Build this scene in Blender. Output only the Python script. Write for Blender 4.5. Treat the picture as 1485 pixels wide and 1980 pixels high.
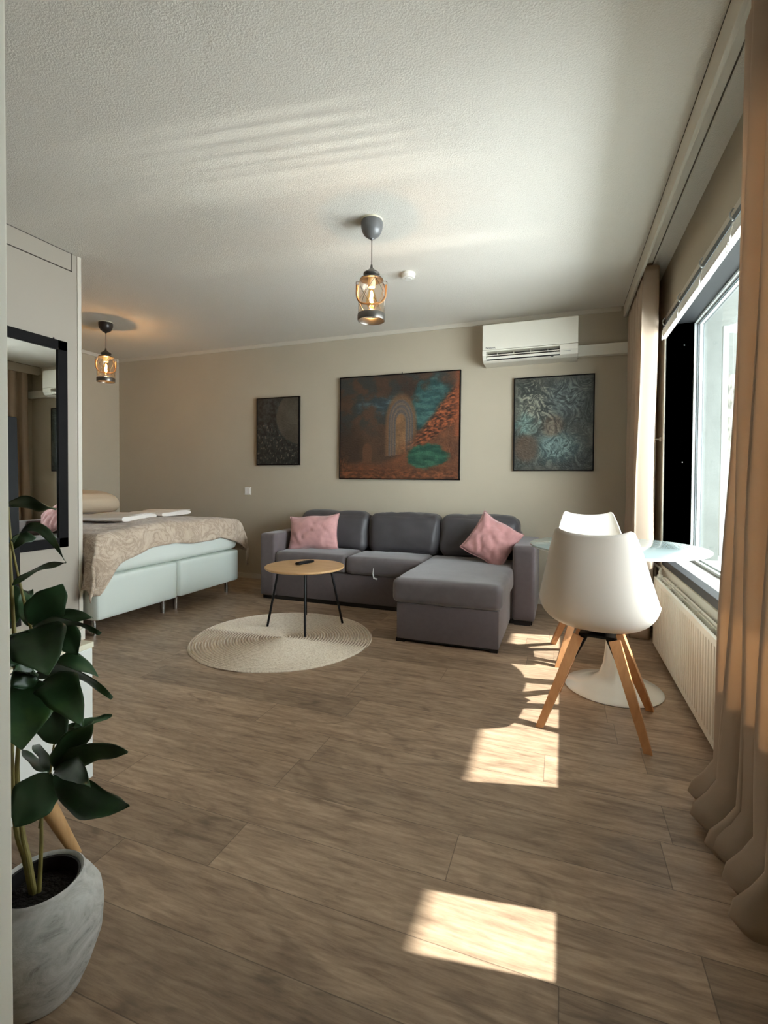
import bpy, bmesh, math, random
from mathutils import Vector, Matrix, noise

for o in list(bpy.data.objects):
    bpy.data.objects.remove(o)
random.seed(7)
PI = math.pi
sc = bpy.context.scene
COL = sc.collection

# ------------------------------------------------------------------ camera
CAM = Vector((0.0, 0.0, 1.09))
PITCH, ROLL, YAW = 0.019508, 0.0065949, 0.351214
F_PX, CY = 938.43, 948.23
fwd = Vector((-math.sin(YAW), math.cos(YAW), 0)); rgt = Vector((math.cos(YAW), math.sin(YAW), 0)); up = Vector((0, 0, 1))
fw2 = fwd * math.cos(PITCH) - up * math.sin(PITCH)
up2 = up * math.cos(PITCH) + fwd * math.sin(PITCH)
r_ = rgt * math.cos(ROLL) + up2 * math.sin(ROLL)
u_ = up2 * math.cos(ROLL) - rgt * math.sin(ROLL)
cd = bpy.data.cameras.new('camera')
cd.sensor_fit = 'VERTICAL'; cd.sensor_height = 36.0; cd.sensor_width = 27.0
cd.lens = F_PX * 36.0 / 1980.0
cd.shift_y = -(990.0 - CY) / 1980.0
cd.clip_start = 0.02; cd.clip_end = 200
cam = bpy.data.objects.new('camera', cd); COL.objects.link(cam)
mw = Matrix.Identity(4)
for i in range(3):
    mw[i][0] = r_[i]; mw[i][1] = u_[i]; mw[i][2] = -fw2[i]; mw[i][3] = CAM[i]
cam.matrix_world = mw
sc.camera = cam

# ------------------------------------------------------------------ light
SUN_DIR = Vector((1.156, 0.167, 1.0)).normalized()       # towards the sun
SUN_E, SKY_E, EXPO = 9.5, 10.5, 0.88
sl = bpy.data.lights.new('sun', 'SUN'); sl.energy = SUN_E; sl.angle = math.radians(0.6); sl.color = (1.0, 0.98, 0.95)
so = bpy.data.objects.new('sun', sl); COL.objects.link(so)
so.location = (6, 3, 6)
so.rotation_euler = (-SUN_DIR).to_track_quat('-Z', 'Y').to_euler()
w = bpy.data.worlds.new('world'); sc.world = w; w.use_nodes = True
bg = w.node_tree.nodes['Background']
bg.inputs[0].default_value = (0.88, 0.94, 1.0, 1); bg.inputs[1].default_value = SKY_E
sc.view_settings.view_transform = 'Standard'
sc.view_settings.look = 'None'
sc.view_settings.gamma = 1.0
sc.view_settings.use_curve_mapping = False
sc.view_settings.exposure = EXPO
try:
    sc.cycles.max_bounces = 12; sc.cycles.diffuse_bounces = 8; sc.cycles.transparent_max_bounces = 12
    sc.cycles.sample_clamp_indirect = 6.0
except Exception:
    pass

# added spot lamps, standing in for sun the sheet-metal ledge throws on the ceiling
def glint_spot(src, dst, half_len, half_wid, power):
    ld = bpy.data.lights.new('added_glint_spot', 'SPOT'); ld.energy = power; ld.color = (1.0, 0.97, 0.90); ld.shadow_soft_size = 0.01
    src = Vector(src); dst = Vector(dst); d = (dst - src); L = d.length; d.normalize()
    ax = Vector((1.0, 0.13, 0.0)); lx = (ax - d * ax.dot(d)); k = lx.length / ax.length; lx.normalize(); ly = (-d).cross(lx)
    a = half_len * k / L; ld.spot_size = 2 * math.atan(a); ld.spot_blend = 1.0
    m = Matrix.Identity(4)
    for i in range(3):
        m[i][0] = lx[i]; m[i][1] = ly[i]; m[i][2] = -d[i]; m[i][3] = src[i]
    o = bpy.data.objects.new('added_glint_spot', ld); COL.objects.link(o)
    o.matrix_world = m @ Matrix.Diagonal((1.0, half_wid / (half_len * k), 1.0, 1.0))
GP = 2.3
for i, y in enumerate((1.56, 1.68, 1.765, 1.845, 1.925, 2.00, 2.075)):
    glint_spot((1.02, y + 0.30, 0.60), (-1.35 + 0.03 * i, y, 2.57), 1.10 - 0.06 * (i % 3), 0.036, GP * (16, 22, 30, 26, 34, 30, 26)[i])
glint_spot((1.10, 2.50, 0.60), (-1.30, 2.14, 2.57), 1.6, 0.12, GP * 22)
glint_spot((1.10, 3.20, 0.60), (-1.10, 2.92, 2.57), 1.8, 0.14, GP * 18)

# ------------------------------------------------------------------ materials
def lin(c):
    return tuple(((v / 255.0) / 12.92 if v / 255.0 <= 0.04045 else ((v / 255.0 + 0.055) / 1.055) ** 2.4) for v in c)
class NT:
    def __init__(s, name):
        s.m = bpy.data.materials.new(name); s.m.use_nodes = True
        s.t = s.m.node_tree; s.n = s.t.nodes; s.l = s.t.links
        s.b = s.n['Principled BSDF']; s.out = s.n['Material Output']
    def node(s, typ, **kw):
        n = s.n.new(typ)
        for k, v in kw.items():
            if k.startswith('i_'):
                key = k[2:]; key = int(key) if key.isdigit() else key
                n.inputs[key].default_value = v
            else: setattr(n, k, v)
        return n
    def link(s, a, b): s.l.new(a, b)
    def coord(s, kind='Object', scale=(1, 1, 1), loc=(0, 0, 0), rot=(0, 0, 0)):
        tc = s.node('ShaderNodeTexCoord'); mp = s.node('ShaderNodeMapping')
        mp.inputs['Scale'].default_value = scale; mp.inputs['Location'].default_value = loc; mp.inputs['Rotation'].default_value = rot
        s.link(tc.outputs[kind], mp.inputs[0]); return mp.outputs[0]
    def noise(s, vec, scale=5, detail=4, rough=0.5, dist=0.0):
        n = s.node('ShaderNodeTexNoise'); n.inputs['Scale'].default_value = scale; n.inputs['Detail'].default_value = detail
        n.inputs['Roughness'].default_value = rough; n.inputs['Distortion'].default_value = dist
        s.link(vec, n.inputs['Vector']); return n.outputs['Fac']
    def ramp(s, fac, stops):
        r = s.node('ShaderNodeValToRGB'); e = r.color_ramp.elements
        while len(e) < len(stops): e.new(0.5)
        for i, (p, c) in enumerate(stops):
            e[i].position = p; e[i].color = (*c, 1) if len(c) == 3 else c
        s.link(fac, r.inputs[0]); return r.outputs[0]
    def math(s, op, a, b=None, c=None):
        n = s.node('ShaderNodeMath', operation=op)
        for i, v in enumerate((a, b, c)):
            if v is None: continue
            if isinstance(v, (int, float)): n.inputs[i].default_value = v
            else: s.link(v, n.inputs[i])
        return n.outputs[0]
    def mix(s, fac, a, b, blend='MIX'):
        n = s.node('ShaderNodeMix', data_type='RGBA', blend_type=blend)
        for idx, v in ((0, fac), (6, a), (7, b)):
            if isinstance(v, (int, float)): n.inputs[idx].default_value = v
            elif isinstance(v, tuple): n.inputs[idx].default_value = (*v, 1) if len(v) == 3 else v
            else: s.link(v, n.inputs[idx])
        return n.outputs[2]
    def bump(s, h, strength=0.3, dist=0.01):
        b = s.node('ShaderNodeBump'); b.inputs['Strength'].default_value = strength; b.inputs['Distance'].default_value = dist
        s.link(h, b.inputs['Height']); s.link(b.outputs[0], s.b.inputs['Normal']); return b

def plain(name, rgb, rough=0.5, metal=0.0, var=0.0, vscale=8, bump=0.0, bscale=200, coat=0.0, sheen=0.0, bdist=0.002, spec=None):
    t = NT(name); c = lin(rgb)
    t.b.inputs['Base Color'].default_value = (*c, 1); t.b.inputs['Roughness'].default_value = rough
    t.b.inputs['Metallic'].default_value = metal; t.b.inputs['Coat Weight'].default_value = coat
    t.b.inputs['Sheen Weight'].default_value = sheen
    if spec is not None: t.b.inputs['Specular IOR Level'].default_value = spec
    v = t.coord()
    if var > 0:
        f = t.noise(v, vscale, 5)
        t.link(t.ramp(f, [(0.3, tuple(x * (1 - var) for x in c)), (0.7, tuple(min(1, x * (1 + var)) for x in c))]), t.b.inputs['Base Color'])
    if bump > 0:
        t.bump(t.noise(v, bscale, 3), bump, bdist)
    return t.m

def translucent_cloth(name, rgb, trans, fac=0.35):
    t = NT(name)
    v = t.coord(scale=(400, 400, 400))
    t.bump(t.noise(v, 1, 2), 0.08, 0.001)
    t.b.inputs['Base Color'].default_value = (*lin(rgb), 1); t.b.inputs['Roughness'].default_value = 0.85
    tr = t.node('ShaderNodeBsdfTranslucent'); tr.inputs[0].default_value = (*lin(trans), 1)
    mx = t.node('ShaderNodeMixShader'); mx.inputs[0].default_value = fac
    t.link(t.b.outputs[0], mx.inputs[1]); t.link(tr.outputs[0], mx.inputs[2]); t.link(mx.outputs[0], t.out.inputs[0])
    return t.m

def floor_mat():
    t = NT('vinyl plank')
    tc = t.node('ShaderNodeTexCoord'); sp = t.node('ShaderNodeSeparateXYZ'); t.link(tc.outputs['Object'], sp.inputs[0])
    PW, PL = 0.186, 1.24
    yr = t.math('ADD', t.math('DIVIDE', sp.outputs[1], PW), 0.10); row = t.math('FLOOR', yr); fy = t.math('FRACT', yr)
    wn = t.node('ShaderNodeTexWhiteNoise', noise_dimensions='1D'); t.link(row, wn.inputs['W'])
    xr = t.math('ADD', t.math('DIVIDE', sp.outputs[0], PL), t.math('MULTIPLY', wn.outputs[0], 7.3)); colm = t.math('FLOOR', xr); fx = t.math('FRACT', xr)
    cb = t.node('ShaderNodeCombineXYZ'); t.link(row, cb.inputs[0]); t.link(colm, cb.inputs[1])
    w2 = t.node('ShaderNodeTexWhiteNoise', noise_dimensions='3D'); t.link(cb.outputs[0], w2.inputs[0])
    rnd = w2.outputs['Value']
    # grain coordinates shift per plank
    gx = t.math('ADD', t.math('MULTIPLY', sp.outputs[0], 1.1), t.math('MULTIPLY', rnd, 37.0))
    gy = t.math('ADD', t.math('MULTIPLY', sp.outputs[1], 9.0), t.math('MULTIPLY', rnd, 91.0))
    gv = t.node('ShaderNodeCombineXYZ'); t.link(gx, gv.inputs[0]); t.link(gy, gv.inputs[1]); t.link(rnd, gv.inputs[2])
    g1 = t.noise(gv.outputs[0], 1.6, 6, 0.6, 0.9)
    g2 = t.noise(gv.outputs[0], 7.0, 8, 0.65, 0.4)
    kv = t.node('ShaderNodeCombineXYZ'); t.link(t.math('MULTIPLY', gx, 1.6), kv.inputs[0]); t.link(t.math('MULTIPLY', gy, 0.55), kv.inputs[1])
    kn = t.noise(kv.outputs[0], 2.2, 3, 0.5, 1.5)
    fine = t.noise(gv.outputs[0], 34, 6, 0.7, 0.2)
    c = t.ramp(g1, [(0.22, lin((92, 74, 58))), (0.40, lin((122, 102, 83))), (0.58, lin((146, 125, 103))), (0.80, lin((170, 150, 126)))])
    c = t.mix(t.math('MULTIPLY', t.math('GREATER_THAN', g2, 0.0), 0.55), c, t.ramp(g2, [(0.30, lin((84, 66, 52))), (0.55, lin((142, 121, 100))), (0.8, lin((170, 150, 128)))]))
    c = t.mix(t.ramp(kn, [(0.54, (0, 0, 0)), (0.72, (1, 1, 1))]), c, t.mix(0.55, c, lin((74, 58, 45))))
    c = t.mix(t.ramp(fine, [(0.3, (0.5, 0.5, 0.5)), (0.48, (0, 0, 0))]), c, t.mix(0.42, c, lin((78, 62, 50))))
    tone = t.math('ADD', 1.16, t.math('MULTIPLY', rnd, 0.58))
    vm = t.node('ShaderNodeVectorMath', operation='SCALE'); t.link(c, vm.inputs[0]); t.link(tone, vm.inputs['Scale'])
    ey = t.math('MINIMUM', fy, t.math('SUBTRACT', 1.0, fy)); ex = t.math('MINIMUM', fx, t.math('SUBTRACT', 1.0, fx))
    seam = t.math('MAXIMUM', t.math('LESS_THAN', ey, 0.006), t.math('LESS_THAN', ex, 0.0011))
    cc = t.mix(t.math('MULTIPLY', seam, 0.55), vm.outputs[0], lin((62, 50, 42)))
    t.link(cc, t.b.inputs['Base Color'])
    t.link(t.ramp(g2, [(0.3, (0.50,) * 3), (0.7, (0.38,) * 3)]), t.b.inputs['Roughness'])
    t.bump(t.math('SUBTRACT', t.math('MULTIPLY', fine, 0.6), seam), 0.15, 0.002)
    t.b.inputs['Specular IOR Level'].default_value = 0.45
    return t.m

def ceiling_mat():
    t = NT('stippled ceiling paint'); v = t.coord()
    n1 = t.noise(v, 130, 3, 0.6); n2 = t.noise(v, 60, 2)
    t.b.inputs['Base Color'].default_value = (*lin((220, 216, 206)), 1); t.b.inputs['Roughness'].default_value = 0.9
    t.bump(t.math('ADD', t.ramp(n1, [(0.42, (0, 0, 0)), (0.62, (1, 1, 1))]), n2), 0.32, 0.005)
    return t.m

def wood(name, a, b, scale=(3, 40, 40), rough=0.45):
    t = NT(name); v = t.coord(scale=scale)
    n = t.noise(v, 1.0, 6, 0.6, 0.6)
    t.link(t.ramp(n, [(0.3, lin(a)), (0.7, lin(b))]), t.b.inputs['Base Color'])
    t.b.inputs['Roughness'].default_value = rough; t.bump(n, 0.05, 0.001)
    return t.m

def glass_mat(name, tint=(1, 1, 1), strength=0.9):
    t = NT(name); t.n.remove(t.b)
    tr = t.node('ShaderNodeBsdfTransparent'); tr.inputs[0].default_value = (*tint, 1)
    gl = t.node('ShaderNodeBsdfGlossy'); gl.inputs['Roughness'].default_value = 0.02
    lw = t.node('ShaderNodeLayerWeight'); lw.inputs[0].default_value = 0.5
    mx = t.node('ShaderNodeMixShader')
    t.link(t.math('MULTIPLY', t.math('ADD', 0.035, t.math('MULTIPLY', t.math('POWER', lw.outputs['Facing'], 5.0), 0.9)), strength), mx.inputs[0]); t.link(tr.outputs[0], mx.inputs[1]); t.link(gl.outputs[0], mx.inputs[2])
    t.link(mx.outputs[0], t.out.inputs[0]); return t.m

def emit(name, rgb, e):
    t = NT(name); t.b.inputs['Base Color'].default_value = (0, 0, 0, 1)
    t.b.inputs['Emission Color'].default_value = (*rgb, 1); t.b.inputs['Emission Strength'].default_value = e
    return t.m

def vcol_mat(name, rough=0.5, bump=0.25):
    t = NT(name); a = t.node('ShaderNodeVertexColor', layer_name='paint')
    v = t.coord(scale=(1, 1, 1)); n = t.noise(v, 60, 6, 0.7, 1.0)
    t.link(t.mix(0.45, a.outputs[0], t.mix(1.0, a.outputs[0], t.ramp(n, [(0.25, (0.25, 0.25, 0.25)), (0.7, (1.5, 1.5, 1.5))]), 'MULTIPLY')), t.b.inputs['Base Color'])
    t.b.inputs['Roughness'].default_value = rough; t.bump(n, bump, 0.004)
    return t.m

def marble_fur():
    t = NT('beige plush blanket'); v = t.coord()
    n = t.noise(v, 6.5, 5, 0.6, 1.6); n2 = t.noise(v, 160, 3)
    r = t.ramp(n, [(0.30, lin((204, 188, 168))), (0.43, lin((192, 174, 154))), (0.485, lin((168, 148, 128))), (0.53, lin((190, 172, 152))), (0.7, lin((208, 194, 174)))])
    t.link(r, t.b.inputs['Base Color']); t.b.inputs['Roughness'].default_value = 0.95; t.b.inputs['Sheen Weight'].default_value = 0.3
    t.bump(t.math('ADD', n2, t.math('MULTIPLY', n, 3.0)), 0.4, 0.006)
    return t.m

def concrete(name, rgb, streak=False):
    t = NT(name); v = t.coord(scale=(1, 1, 0.35 if streak else 1)); c = lin(rgb)
    n = t.noise(v, 5, 8, 0.7); m = t.noise(v, 30, 6, 0.7)
    col = t.ramp(n, [(0.3, tuple(x * 0.75 for x in c)), (0.7, c)])
    if streak:
        col = t.mix(t.ramp(t.math('ADD', t.math('MULTIPLY', n, 0.5), t.math('MULTIPLY', m, 0.5)), [(0.40, (1, 1, 1)), (0.50, (0, 0, 0))]), col, lin((70, 68, 60)))
    t.link(col, t.b.inputs['Base Color']); t.b.inputs['Roughness'].default_value = 0.9; t.bump(m, 0.3, 0.01)
    return t.m

M = {}
M['floor'] = floor_mat()
M['ceiling'] = ceiling_mat()
M['wall'] = plain('greige wall paint', (184, 174, 154), 0.85, var=0.02, vscale=3, bump=0.12, bscale=140)
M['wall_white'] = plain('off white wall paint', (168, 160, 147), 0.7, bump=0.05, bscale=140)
M['entry'] = plain('cream white wall paint', (232, 228, 214), 0.6, bump=0.04, bscale=120)
M['trimw'] = plain('painted trim', (206, 200, 186), 0.5)
M['gap'] = plain('shadow gap', (70, 64, 56), 0.8)
M['black'] = plain('black painted reveal', (36, 38, 40), 0.5, var=0.15, vscale=6)
M['blackfr'] = plain('black frame lacquer', (12, 10, 11), 0.6, spec=0.15)
M['metalblk'] = plain('black powder coated steel', (16, 16, 17), 0.4, metal=0.3)
M['alu'] = plain('grey white aluminium', (196, 202, 200), 0.35, metal=0.2)
M['alud'] = plain('dark glazing gasket', (92, 98, 100), 0.5)
M['white_pl'] = plain('white plastic', (232, 230, 222), 0.32, coat=0.15)
M['ac'] = plain('air conditioner plastic', (226, 222, 208), 0.4)
M['acdark'] = plain('outlet cavity', (26, 26, 26), 0.6)
M['rad'] = plain('white radiator enamel', (232, 226, 212), 0.35)
M['radin'] = plain('radiator convector', (150, 152, 142), 0.5)
M['pelmet'] = plain('pelmet paint', (196, 190, 176), 0.6)
M['curtain'] = translucent_cloth('beige curtain fabric', (184, 166, 146), (226, 192, 156), 0.22)
M['sofa'] = plain('grey purple velour', (96, 88, 89), 0.75, var=0.10, vscale=14, bump=0.12, bscale=500, sheen=0.35)
M['sofab'] = plain('grey purple velour base', (98, 88, 90), 0.8, var=0.06, vscale=30, bump=0.15, bscale=600, sheen=0.35)
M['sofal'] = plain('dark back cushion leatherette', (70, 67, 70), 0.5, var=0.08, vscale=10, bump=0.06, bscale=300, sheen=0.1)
M['dark'] = plain('black plinth', (18, 16, 16), 0.6)
M['pink'] = plain('dusty pink velvet', (202, 152, 150), 0.8, var=0.10, vscale=14, bump=0.15, bscale=400, sheen=0.5)
M['pinkd'] = plain('darker dusty pink velvet', (182, 130, 128), 0.8, var=0.14, vscale=16, bump=0.15, bscale=400, sheen=0.5)
M['tabtop'] = wood('light oak veneer', (190, 150, 102), (206, 168, 122), (2, 22, 22), 0.42)
M['leg'] = wood('oiled beech', (190, 132, 84), (212, 156, 106), (30, 30, 4), 0.4)
M['legl'] = wood('acacia leg', (176, 134, 84), (206, 168, 118), (30, 30, 5), 0.45)
M['shell'] = plain('white chair shell', (222, 214, 202), 0.35, coat=0.15)
M['tulip'] = plain('glossy white lacquer', (236, 236, 230), 0.18, coat=0.5)
M['topglass'] = plain('glossy white glass top', (168, 182, 180), 0.12, coat=0.1)
M['topedge'] = plain('pale green glass edge', (190, 206, 198), 0.15)
M['bedw'] = plain('pale leatherette bed base', (206, 214, 206), 0.5, bump=0.05, bscale=300)
M['mattress'] = plain('white mattress fabric', (210, 216, 208), 0.85, bump=0.1, bscale=300)
M['chrome'] = plain('brushed steel', (190, 190, 188), 0.25, metal=1.0)
M['fur'] = marble_fur()
M['towel'] = plain('white terry towel', (228, 222, 214), 0.95, bump=0.4, bscale=500)
M['pillow'] = plain('ivory pillowcase', (200, 184, 160), 0.9, bump=0.1, bscale=60, bdist=0.01)
M['cab'] = plain('white cabinet laminate', (226, 228, 222), 0.35)
M['cabedge'] = plain('cream cabinet top edge', (224, 220, 196), 0.4)
M['tv'] = plain('black television plastic', (14, 15, 17), 0.5, spec=0.15)
M['leaf'] = NT('dark green leaf').m
def leaf_nodes():
    t = NT('dark green waxy leaf'); v = t.coord()
    n = t.noise(v, 9, 4, 0.6, 0.4)
    t.link(t.ramp(n, [(0.3, lin((30, 52, 32))), (0.55, lin((46, 76, 46))), (0.8, lin((70, 104, 54)))]), t.b.inputs['Base Color'])
    t.b.inputs['Roughness'].default_value = 0.36; t.bump(t.noise(v, 60, 3), 0.1, 0.002); return t.m
M['leaf'] = leaf_nodes()
M['stem'] = plain('olive plant stem', (122, 112, 58), 0.6, var=0.25, vscale=20)
M['stemd'] = plain('brown plant stem', (70, 58, 46), 0.7, var=0.2, vscale=20)
def pot_nodes():
    t = NT('weathered grey ceramic'); v = t.coord(scale=(1, 1, 1.6))
    n = t.noise(v, 14, 8, 0.7, 0.6); m2 = t.noise(v, 5, 5, 0.6)
    c = t.ramp(n, [(0.30, lin((120, 118, 112))), (0.42, lin((172, 171, 165))), (0.6, lin((198, 197, 192)))])
    c = t.mix(t.ramp(m2, [(0.60, (0, 0, 0)), (0.72, (0.6, 0.6, 0.6))]), c, lin((120, 118, 114)))
    t.link(c, t.b.inputs['Base Color']); t.b.inputs['Roughness'].default_value = 0.9; t.bump(n, 0.5, 0.004); return t.m
M['pot'] = pot_nodes()
M['potin'] = plain('black inner pot', (18, 16, 16), 0.5)
M['soil'] = plain('dark soil', (20, 17, 15), 0.95, bump=1.0, bscale=120, bdist=0.01)
M['canopy'] = plain('grey steel canopy', (112, 112, 112), 0.38, metal=0.2)
M['lampmetal'] = plain('antique pewter', (120, 116, 110), 0.35, metal=0.85)
M['lampglass'] = glass_mat('lantern glass', (1.0, 0.97, 0.93), 1.0)
M['bulb'] = emit('glowing filament', (1.0, 0.62, 0.28), 60)
M['bulbglass'] = glass_mat('amber bulb glass', (1.0, 0.86, 0.62), 0.5)
M['rope'] = plain('jute rope', (176, 130, 84), 0.9, bump=0.6, bscale=300)
M['winglass'] = glass_mat('window pane', (0.97, 0.99, 0.98), 1.0)
M['mirror'] = plain('mirror silver', (232, 234, 230), 0.01, metal=1.0)
M['conc'] = concrete('balcony concrete', (138, 141, 135))
M['concs'] = concrete('stained far facade', (150, 146, 134), True)
def ledge_nodes():
    t = NT('painted sheet metal ledge'); v = t.coord(); tc = t.coord(scale=(0.25, 1, 1))
    n = t.noise(v, 7, 6, 0.65); wv = t.noise(tc, 9, 2, 0.4)
    t.link(t.ramp(n, [(0.35, lin((120, 122, 120))), (0.6, lin((168, 168, 164)))]), t.b.inputs['Base Color'])
    t.b.inputs['Roughness'].default_value = 0.30; t.b.inputs['Specular IOR Level'].default_value = 0.5; t.b.inputs['Metallic'].default_value = 0.0
    t.bump(wv, 0.3, 0.01); return t.m
M['ledge'] = ledge_nodes()
M['steelw'] = plain('painted steel', (168, 170, 168), 0.5)
def rug_nodes():
    t = NT('braided jute'); tc = t.node('ShaderNodeTexCoord'); sp = t.node('ShaderNodeSeparateXYZ'); t.link(tc.outputs['Object'], sp.inputs[0])
    r = t.math('SQRT', t.math('ADD', t.math('POWER', sp.outputs[0], 2.0), t.math('POWER', sp.outputs[1], 2.0)))
    a = t.math('ARCTAN2', sp.outputs[1], sp.outputs[0])
    cv = t.node('ShaderNodeCombineXYZ'); t.link(t.math('MULTIPLY', t.math('MULTIPLY', a, r), 90.0), cv.inputs[0]); t.link(t.math('MULTIPLY', r, 160.0), cv.inputs[1])
    n = t.noise(cv.outputs[0], 1.0, 3, 0.6, 0.3); v = t.coord(); n2 = t.noise(v, 4, 3)
    c = t.ramp(n, [(0.25, lin((190, 170, 148))), (0.5, lin((232, 218, 198))), (0.75, lin((246, 238, 224)))])
    gr = t.math('ABSOLUTE', t.math('SUBTRACT', t.math('FRACT', t.math('DIVIDE', r, 0.612 / 31)), 0.5))
    c = t.mix(t.ramp(gr, [(0.34, (0, 0, 0)), (0.46, (0.85, 0.85, 0.85))]), c, lin((112, 88, 66)))
    t.link(t.mix(t.math('MULTIPLY', n2, 0.25), c, lin((180, 156, 126))), t.b.inputs['Base Color'])
    t.b.inputs['Roughness'].default_value = 0.95; t.bump(n, 0.5, 0.004); return t.m
M['rug'] = rug_nodes()
M['rugd'] = plain('dark rug stitching', (128, 106, 82), 0.95)
M['led'] = plain('dark grey lettering', (60, 62, 66), 0.5)
M['beads'] = plain('dark cord', (50, 40, 38), 0.5)

# ------------------------------------------------------------------ mesh helpers
def NB(): return bmesh.new()
def box(bm, x0, x1, y0, y1, z0, z1, bev=0.0, seg=2):
    g = bmesh.ops.create_cube(bm, size=1.0)
    for v in g['verts']:
        v.co = Vector(((x0 + x1) / 2 + v.co.x * (x1 - x0), (y0 + y1) / 2 + v.co.y * (y1 - y0), (z0 + z1) / 2 + v.co.z * (z1 - z0)))
    if bev > 0:
        es = list({e for v in g['verts'] for e in v.link_edges})
        bmesh.ops.bevel(bm, geom=es, offset=bev, segments=seg, profile=0.6, affect='EDGES')
    return bm
def frame_axes(d):
    d = d.normalized(); a = Vector((0, 0, 1)) if abs(d.z) < 0.9 else Vector((1, 0, 0))
    x = d.cross(a).normalized(); return x, d.cross(x).normalized()
def tube(bm, pts, r, n=10, cap=True):
    pts = [Vector(p) for p in pts]; rs = r if isinstance(r, (list, tuple)) else [r] * len(pts)
    rings = []; px = None
    for i, p in enumerate(pts):
        d = (pts[min(i + 1, len(pts) - 1)] - pts[max(i - 1, 0)])
        x, y = frame_axes(d)
        if px is not None:
            dn = d.normalized(); x = (px - dn * px.dot(dn)).normalized(); y = dn.cross(x)
        px = x
        rings.append([bm.verts.new(p + (x * math.cos(2 * PI * k / n) + y * math.sin(2 * PI * k / n)) * rs[i]) for k in range(n)])
    for a, b in zip(rings, rings[1:]):
        for k in range(n): bm.faces.new((a[k], a[(k + 1) % n], b[(k + 1) % n], b[k]))
    if cap: bm.faces.new(rings[0][::-1]); bm.faces.new(rings[-1])
    return bm
def lathe(bm, prof, c=(0, 0, 0), n=48, close=False):
    rings = []
    for r, z in prof:
        if r < 1e-6: rings.append([bm.verts.new((c[0], c[1], c[2] + z))])
        else: rings.append([bm.verts.new((c[0] + r * math.cos(2 * PI * k / n), c[1] + r * math.sin(2 * PI * k / n), c[2] + z)) for k in range(n)])
    prs = list(zip(rings, rings[1:])) + ([(rings[-1], rings[0])] if close else [])
    for a, b in prs:
        for k in range(n):
            q = [a[k % len(a)], a[(k + 1) % len(a)], b[(k + 1) % len(b)], b[k % len(b)]]
            u = []
            for v in q:
                if v not in u: u.append(v)
            if len(u) >= 3:
                try: bm.faces.new(u)
                except ValueError: pass
    return bm
def beam(bm, p0, p1, s0, s1, rot=0.0):
    """square tapered bar"""
    p0 = Vector(p0); p1 = Vector(p1); d = (p1 - p0)
    x, y = frame_axes(d)
    x2 = x * math.cos(rot) + y * math.sin(rot); y2 = -x * math.sin(rot) + y * math.cos(rot)
    A = [bm.verts.new(p0 + (x2 * i + y2 * j) * s0 / 2) for i, j in ((-1, -1), (1, -1), (1, 1), (-1, 1))]
    B = [bm.verts.new(p1 + (x2 * i + y2 * j) * s1 / 2) for i, j in ((-1, -1), (1, -1), (1, 1), (-1, 1))]
    for k in range(4): bm.faces.new((A[k], A[(k + 1) % 4], B[(k + 1) % 4], B[k]))
    bm.faces.new(A[::-1]); bm.faces.new(B); return bm
def prism_x(bm, prof, x0, x1):
    """profile of (y,z) swept along X"""
    A = [bm.verts.new((x0, y, z)) for y, z in prof]; B = [bm.verts.new((x1, y, z)) for y, z in prof]
    n = len(prof)
    for k in range(n): bm.faces.new((A[k], A[(k + 1) % n], B[(k + 1) % n], B[k]))
    bm.faces.new(A[::-1]); bm.faces.new(B); return bm
def soft(bm, x0, x1, y0, y1, z0, z1, r, puff=(0, 0, 0), cuts=14, amp=0.0, ns=6.0, seed=0.0, wr=0.0):
    g = bmesh.ops.create_cube(bm, size=2.0)
    es = list({e for v in g['verts'] for e in v.link_edges})
    old = set(bm.verts) - set(g['verts'])
    bmesh.ops.subdivide_edges(bm, edges=es, cuts=cuts, use_grid_fill=True)
    h = Vector(((x1 - x0) / 2, (y1 - y0) / 2, (z1 - z0) / 2)); c = Vector(((x0 + x1) / 2, (y0 + y1) / 2, (z0 + z1) / 2))
    for v in bm.verts:
        if v in old: continue
        u = Vector([math.copysign(1 - (1 - min(1, abs(a))) ** 1.7, a) for a in v.co])
        p = Vector((u.x * h.x, u.y * h.y, u.z * h.z)); q = Vector([max(-(h[i] - r), min(h[i] - r, p[i])) for i in range(3)])
        d = p - q
        if d.length > 1e-9: p = q + d.normalized() * r
        fx, fy, fz = 1 - u.x * u.x, 1 - u.y * u.y, 1 - u.z * u.z
        p.x += puff[0] * u.x * fy * fz; p.y += puff[1] * u.y * fx * fz; p.z += puff[2] * u.z * fx * fy
        w_ = c + p
        if amp > 0:
            nn = noise.noise(w_ * ns + Vector((seed, seed * 2, 0))); dirv = d.normalized() if d.length > 1e-9 else Vector((0, 0, 1))
            p += dirv * nn * amp
        if wr > 0:
            rr = noise.ridged_multi_fractal(Vector((w_.x * 5, w_.y * 5, w_.z * 2.2)) + Vector((seed, 0, seed)), 0.8, 2.0, 3, 1.0, 2.0)
            dirv = d.normalized() if d.length > 1e-9 else Vector((0, 0, 1))
            p -= dirv * max(0, rr - 1.1) * wr
        v.co = c + p
    return bm
def grid_surf(bm, fn, nu, nv):
    V = [[bm.verts.new(fn(i / nu, j / nv)) for j in range(nv + 1)] for i in range(nu + 1)]
    for i in range(nu):
        for j in range(nv): bm.faces.new((V[i][j], V[i + 1][j], V[i + 1][j + 1], V[i][j + 1]))
    return V

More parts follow.
